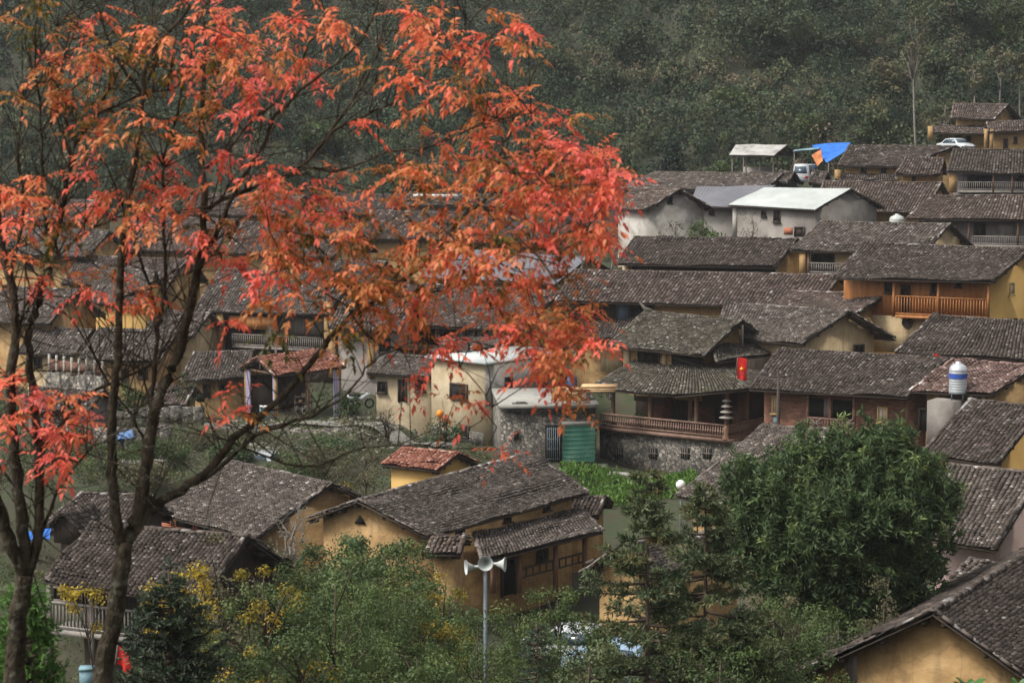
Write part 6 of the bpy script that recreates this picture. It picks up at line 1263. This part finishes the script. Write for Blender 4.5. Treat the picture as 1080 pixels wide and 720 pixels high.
# red lantern
q = P(712, 648, 47); rt = empty('lantern', q, 'red cloth lantern with a white emblem hanging between the two ragged conifers', 'lantern'); mb = MB(); prof = [(.04, -.17)] + [(.04 + .10 * math.sin(math.pi * (i + 1) / 12) ** .6 * (1 + .02 * (i % 2)), -.15 + .30 * i / 10) for i in range(11)] + [(.04, .17), (0, .18)]; mb.lathe(q, prof, 20); mb.build('shade', LANT, rt, True)
mb = MB()
for (a0, b0, a1, b1) in ((-.035, .05, .035, .05), (0, .07, 0, -.065), (-.035, 0, .035, 0), (-.042, -.065, .042, -.065)): mb.bar(q + V(a0, -.148, b0), q + V(a1, -.148, b1), .016, .01)
mb.build('emblem', WHITE, rt); mb = MB(); mb.tube([q + UPV * .17, q + UPV * .17 + V(.1, .05, 1.3)], .008, 5); mb.build('cord', FRAME_D, rt); mb = MB(); mb.tube([q - UPV * .16, q - UPV * .36], [.03, .05], 6); mb.build('tassel', LANT, rt)
# hanging tiered ornament and pots on the balcony
q = m_at(-.12, -.02, main_floor); rt = empty('tiered_ornament', q + UPV * .1, 'tiered pale ornament on a stand at the balcony corner', 'ornament'); mb = MB(); mb.tube([q + UPV * .1, q + UPV * 2.3], .035, 8); mb.build('stand', POST_W, rt)
for i in range(4):
    mb = MB(); r = .40 - .05 * i; mb.lathe(q + UPV * (1.25 + .3 * i), [(r, 0), (r + .02, .03), (.1, .14), (0, .15)], 18); mb.build('tier', RAIL_GREY, rt)
mb = MB(); mb.lathe(q + UPV * .1, [(.24, 0), (.14, .3), (.17, .6), (.1, .75), (0, .76)], 14); mb.build('base', POST_W, rt, True)
GP = 'potted plants on the balcony'
for (su, lm, lab) in ((-2.3, L_OLIVE, 'pale potted plant in the middle of the balcony'), (-5.9, L_MID, 'green potted plant at the left end of the balcony')):
    q = m_at(su, -.35, main_floor + .1); rt = empty('potted_plant', q, lab, 'plant', GP); mb = MB(); mb.lathe(q, [(.12, 0), (.18, .32), (.16, .33), (0, .3)], 14); mb.build('pot', BRICK, rt, True); p, d, _ = clump_points([q + UPV * .7], .3, 160); leaves('foliage', p, d, .13, .06, lm, rt, rng.random(160))
q0, q1 = m_at(-5.15, -1.9, 0), m_at(-4.75, -1.9, 0); tag(cloth(q0, q1, main_floor + .35, main_floor + 1.9, 'hanging_cloth', mat('maroon_cloth', [(.3, (.09, .025, .022)), (.7, (.16, .05, .045))], scale=3), None), 'dark red cloth hanging between two posts of the veranda', 'cloth')
# tarpaulin shelter and pale open shed far back
rt = empty('tarpaulin_shelter', P(878, 176, 178), 'bright blue tarpaulin stretched over poles beside the long dark roof', 'tarpaulin'); Yt = 174
a, b, c, d = P(856, 153, Yt + 3), P(897, 150, Yt + 3), P(895, 157, Yt - 1), P(872, 173, Yt - 2)
def patch(p00, p10, p11, p01, nm, m, par, amp=.12, k=10, th=.03):
    s = np.linspace(0, 1, k)[None, :, None]; t = np.linspace(0, 1, k)[:, None, None]; g = (p00 * (1 - s) + p10 * s) * (1 - t) + (p01 * (1 - s) + p11 * s) * t; nn = unit(np.cross(p10 - p00, p01 - p00)); g = g + nn * (smooth_noise(k, k, 3) * amp * .5)[..., None]
    i, j = np.meshgrid(np.arange(k - 1), np.arange(k - 1), indexing='ij'); q = np.stack([i * k + j, i * k + j + 1, (i + 1) * k + j + 1, (i + 1) * k + j], -1).reshape(-1, 4); v = g.reshape(-1, 3); mb = MB(); mb.arr(np.concatenate([v, v - nn * th]), np.concatenate([q, q[:, ::-1] + k * k]), .4); return mb.build(nm, m, par, True)
patch(a, b, c, d, 'tarpaulin', BLUE_T, rt); patch(P(836, 160, Yt), P(864, 157, Yt), P(866, 155, Yt + 3), P(838, 158, Yt + 3), 'pale_sheet', PALEBLUE, rt, .03)
patch(P(856, 164, Yt - 1), P(866, 158, Yt - 1), P(868, 170, Yt - 1.5), P(862, 175, Yt - 1.5), 'orange_tarpaulin', ORANGE_T, rt)
for (x, y, Y_) in ((862, 154, Yt + 3), (896, 152, Yt + 3), (838, 159, Yt + 1), (874, 172, Yt - 2)):
    p = P(x, y, Y_); mb = MB(); mb.tube([p - UPV * 3, p], .06, 6); mb.build('pole', GREY_W, rt)
h = H('SHD', 'open shed with a pale rusty sheet roof in front of the hill', (769, 164), (816, 164), (830, 153), (776, 153), 180, 2.6, wall=DARK_W, tile=SHEET_P, roofkind='sheet', name='open_shed', cat='shed', th=-14, nowall=True, pitch=16, f=.3)
for a in (.05, .35, .65, .95):
    for t in (.08, .92): q = h.rp(a, t); mb = MB(); mb.bar(V(q[0], q[1], h.zb - 1), q - UPV * .1, .12, .12, side=h.n); mb.build('post', GREY_W, h.root)
q0, q1 = h.rp(.05, .9), h.rp(.6, .9); mb = MB(); mb.box(V(*((q0 + q1) / 2)[:2], h.zb + .6), (q1 - q0) * V(.5, .5, 0), h.n * .05, UPV * .9); mb.build('low_wall', GREYP, h.root)
# fence, stone walls on the left
GF = 'fences and garden walls on the left'
a, b = P(52, 382, 121), P(108, 390, 118); rt = empty('garden_fence', (a + b) / 2, 'fence of dark red panels between white posts on the left', 'fence', GF); n = 8
for i in range(n):
    p = a + (b - a) * i / (n - 1); mb = MB(); mb.box(p - UPV * .25, V(.07, 0, 0), V(0, .07, 0), UPV * .75); mb.build('post', WHITEP, rt)
mb = MB(); d = unit(b - a); mb.box((a + b) / 2 - UPV * .1, (b - a) / 2, unit(np.cross(d, UPV)) * .03, UPV * .32); mb.build('panel', RED_W, rt)
def wall_run(label, pts, hgt, m=STONE, w_=.4, nm='stone_wall'):
    pts = [P(*p) for p in pts]; mb = MB()
    for p, q in zip(pts[:-1], pts[1:]):
        d = unit((q - p) * V(1, 1, 0)); s = V(d[1], -d[0], 0); n = max(1, int(np.linalg.norm(q - p) / .6))
        for i in range(n):
            x, y = p + (q - p) * i / n, p + (q - p) * (i + 1) / n; c = (x + y) / 2; mb.box(c - UPV * (hgt / 2 + .3) + UPV * random.gauss(0, .04), (y - x) * V(.5, .5, 0) * 1.02, s * w_ / 2 * random.uniform(.9, 1.1), UPV * (hgt / 2 + .3))
    return tag(mb.build(nm, m), label, 'wall', GF)
wall_run('rubble retaining wall below the white post fence', [(50, 392, 119), (110, 398, 116.5)], 1.6)
wall_run('low rubble wall behind the middle red trunks', [(118, 432, 112.5), (215, 428, 114)], 1.0)
wall_run('rubble terrace wall above the left road bank', [(60, 446, 108), (130, 452, 106.5), (180, 447, 107.5)], 1.1)
wall_run('short dry stone terrace below the dull blue sheet', [(110, 484, 100), (175, 486, 99)], .8)
wall_run('rubble wall on the bank below the open shelter', [(225, 449, 111), (300, 452, 110.5), (372, 452, 109)], .7)
wall_run('long stone edging in front of the balcony house base', [(640, 497, 105.8), (745, 507, 104.5)], .5, CONC, .5)
# blue barrels bottom left and blue tarpaulin
q = P(92, 722, 58.0); rt = empty('plastic_crate', q, 'pale blue plastic crate under the white railed balcony', 'crate'); q = q - UPV * .12; mb = MB(); mb.box(q + UPV * .3, V(.2, .02, 0), V(-.02, .2, 0), UPV * .3); mb.build('body', PALEBLUE, rt); mb = MB(); mb.box(q + UPV * .64, V(.22, .02, 0), V(-.02, .22, 0), UPV * .035); mb.build('lid', PALEBLUE, rt)
q = P(34, 562, 68); patched = patch(P(20, 570, 67), P(52, 566, 67), P(54, 556, 69), P(22, 559, 69), 'tarpaulin', BLUE_T, None, .2, 10); tag(patched, 'blue tarpaulin lying left of the dormer roof', 'tarpaulin')
patched = patch(P(121, 466, 104), P(142, 462, 104), P(138, 452, 106), P(124, 455, 106), 'tarpaulin', mat('dull_blue', [(.3, (.06, .12, .25)), (.7, (.1, .18, .34))], scale=2), None, .3, 10); tag(patched, 'dull blue sheet thrown over the bank behind the middle red trunks', 'tarpaulin')
# goods inside the shelter
q = hsh.rp(.55, .3); c = V(q[0], q[1], shz); rt = empty('storage_shelf', c, 'shelf with stacked white and brown goods inside the open shelter', 'shelf')
for i in range(3): mb = MB(); mb.box(c + UPV * (.5 + .35 * i), V(.5, 0, 0), V(0, .25, 0), UPV * .03); mb.build('board', GREY_W, rt)
for i in range(5): mb = MB(); mb.box(c + V(-.35 + .18 * i, -.02, .62 + .35 * (i % 3)), V(.11, 0, 0), V(0, .2, 0), UPV * random.uniform(.05, .09)); mb.build('package', (WHITEP, TIMBER, CREAM)[i % 3], rt)
for sx_ in (-.5, .5): mb = MB(); mb.bar(c + V(sx_, 0, 0), c + V(sx_, 0, 1.3), .06, .3, side=V(0, 1, 0)); mb.build('upright', GREY_W, rt)
q = hsh.rp(.12, .12); c = V(q[0], q[1], shz) + V(-.7, -.3, 0); rt = empty('cooler_box', c, 'pale blue box with a lid beside the left post of the open shelter', 'box'); mb = MB(); mb.box(c + UPV * .4, V(.4, .05, 0), V(-.03, .25, 0), UPV * .38); mb.build('body', PALEBLUE, rt); mb = MB(); mb.box(c + UPV * .82, V(.42, .05, 0), V(-.03, .27, 0), UPV * .04); mb.build('lid', WHITE, rt)
# garden umbrella like pile and utility pole with cables
q = P(821, 448, 99); rt = empty('utility_pole', V(q[0], q[1], gz_(q[0], q[1])), 'dark utility pole standing before the red boarded house', 'pole'); pt_ = P(821, 392, 99); mb = MB(); mb.tube([V(q[0], q[1], gz_(q[0], q[1]) - .3), V(pt_[0], pt_[1], pt_[2])], [.1, .07], 10); mb.build('pole', FRAME_D, rt, True)
mb = MB(); mb.bar(pt_ - UPV * .25 - V(.45, 0, 0), pt_ - UPV * .25 + V(.45, 0, 0), .07, .07); mb.build('crossarm', FRAME_D, rt)
for dx in (-.4, 0, .4): mb = MB(); mb.lathe(pt_ - UPV * .2 + V(dx, 0, 0), [(.05, 0), (.06, .05), (.03, .1), (0, .12)], 8); mb.build('insulator', WHITEP, rt)
GC = 'thin black cables strung across the village'
def cable(label, a, b, sag):
    t = np.linspace(0, 1, 18)[:, None]; p = a * (1 - t) + b * t - UPV * (sag * 4 * t * (1 - t)); mb = MB(); mb.tube(p, .012, 4, cap=False); tag(mb.build('cable', TYRE), label, 'cable', GC)
for i, (x, y, lab) in enumerate(((700, 372, 'upper cable running from the dark utility pole to the balcony house eave'), (705, 380, 'lower cable running from the dark utility pole to the balcony house wall'))): cable(lab, pt_ + V(-.4 + .4 * i, 0, -.1), hm.at(x, y, 'F', .3), .35)
cable('cable sagging from the dark utility pole towards the water tank', pt_ + V(.4, 0, -.1), P(1000, 404, 97), .5)
# jars and a bench on the terrace, a few roof-top stones
for i, (px, lab) in enumerate(((604, 'blue drum standing left of the wall opening on the stone terrace'),)):
    q = P(603, 405, 112); rt = empty('barrel', V(q[0], q[1], terr_z), lab, 'barrel'); mb = MB(); mb.lathe(V(q[0], q[1], terr_z), [(0, 0), (.28, 0), (.3, .1), (.3, .75), (.27, .85), (0, .86)], 18); mb.build('body', BARREL, rt, True); mb = MB(); mb.lathe(V(q[0], q[1], terr_z + .86), [(.29, 0), (.29, .05), (0, .06)], 18); mb.build('lid', BARREL, rt)
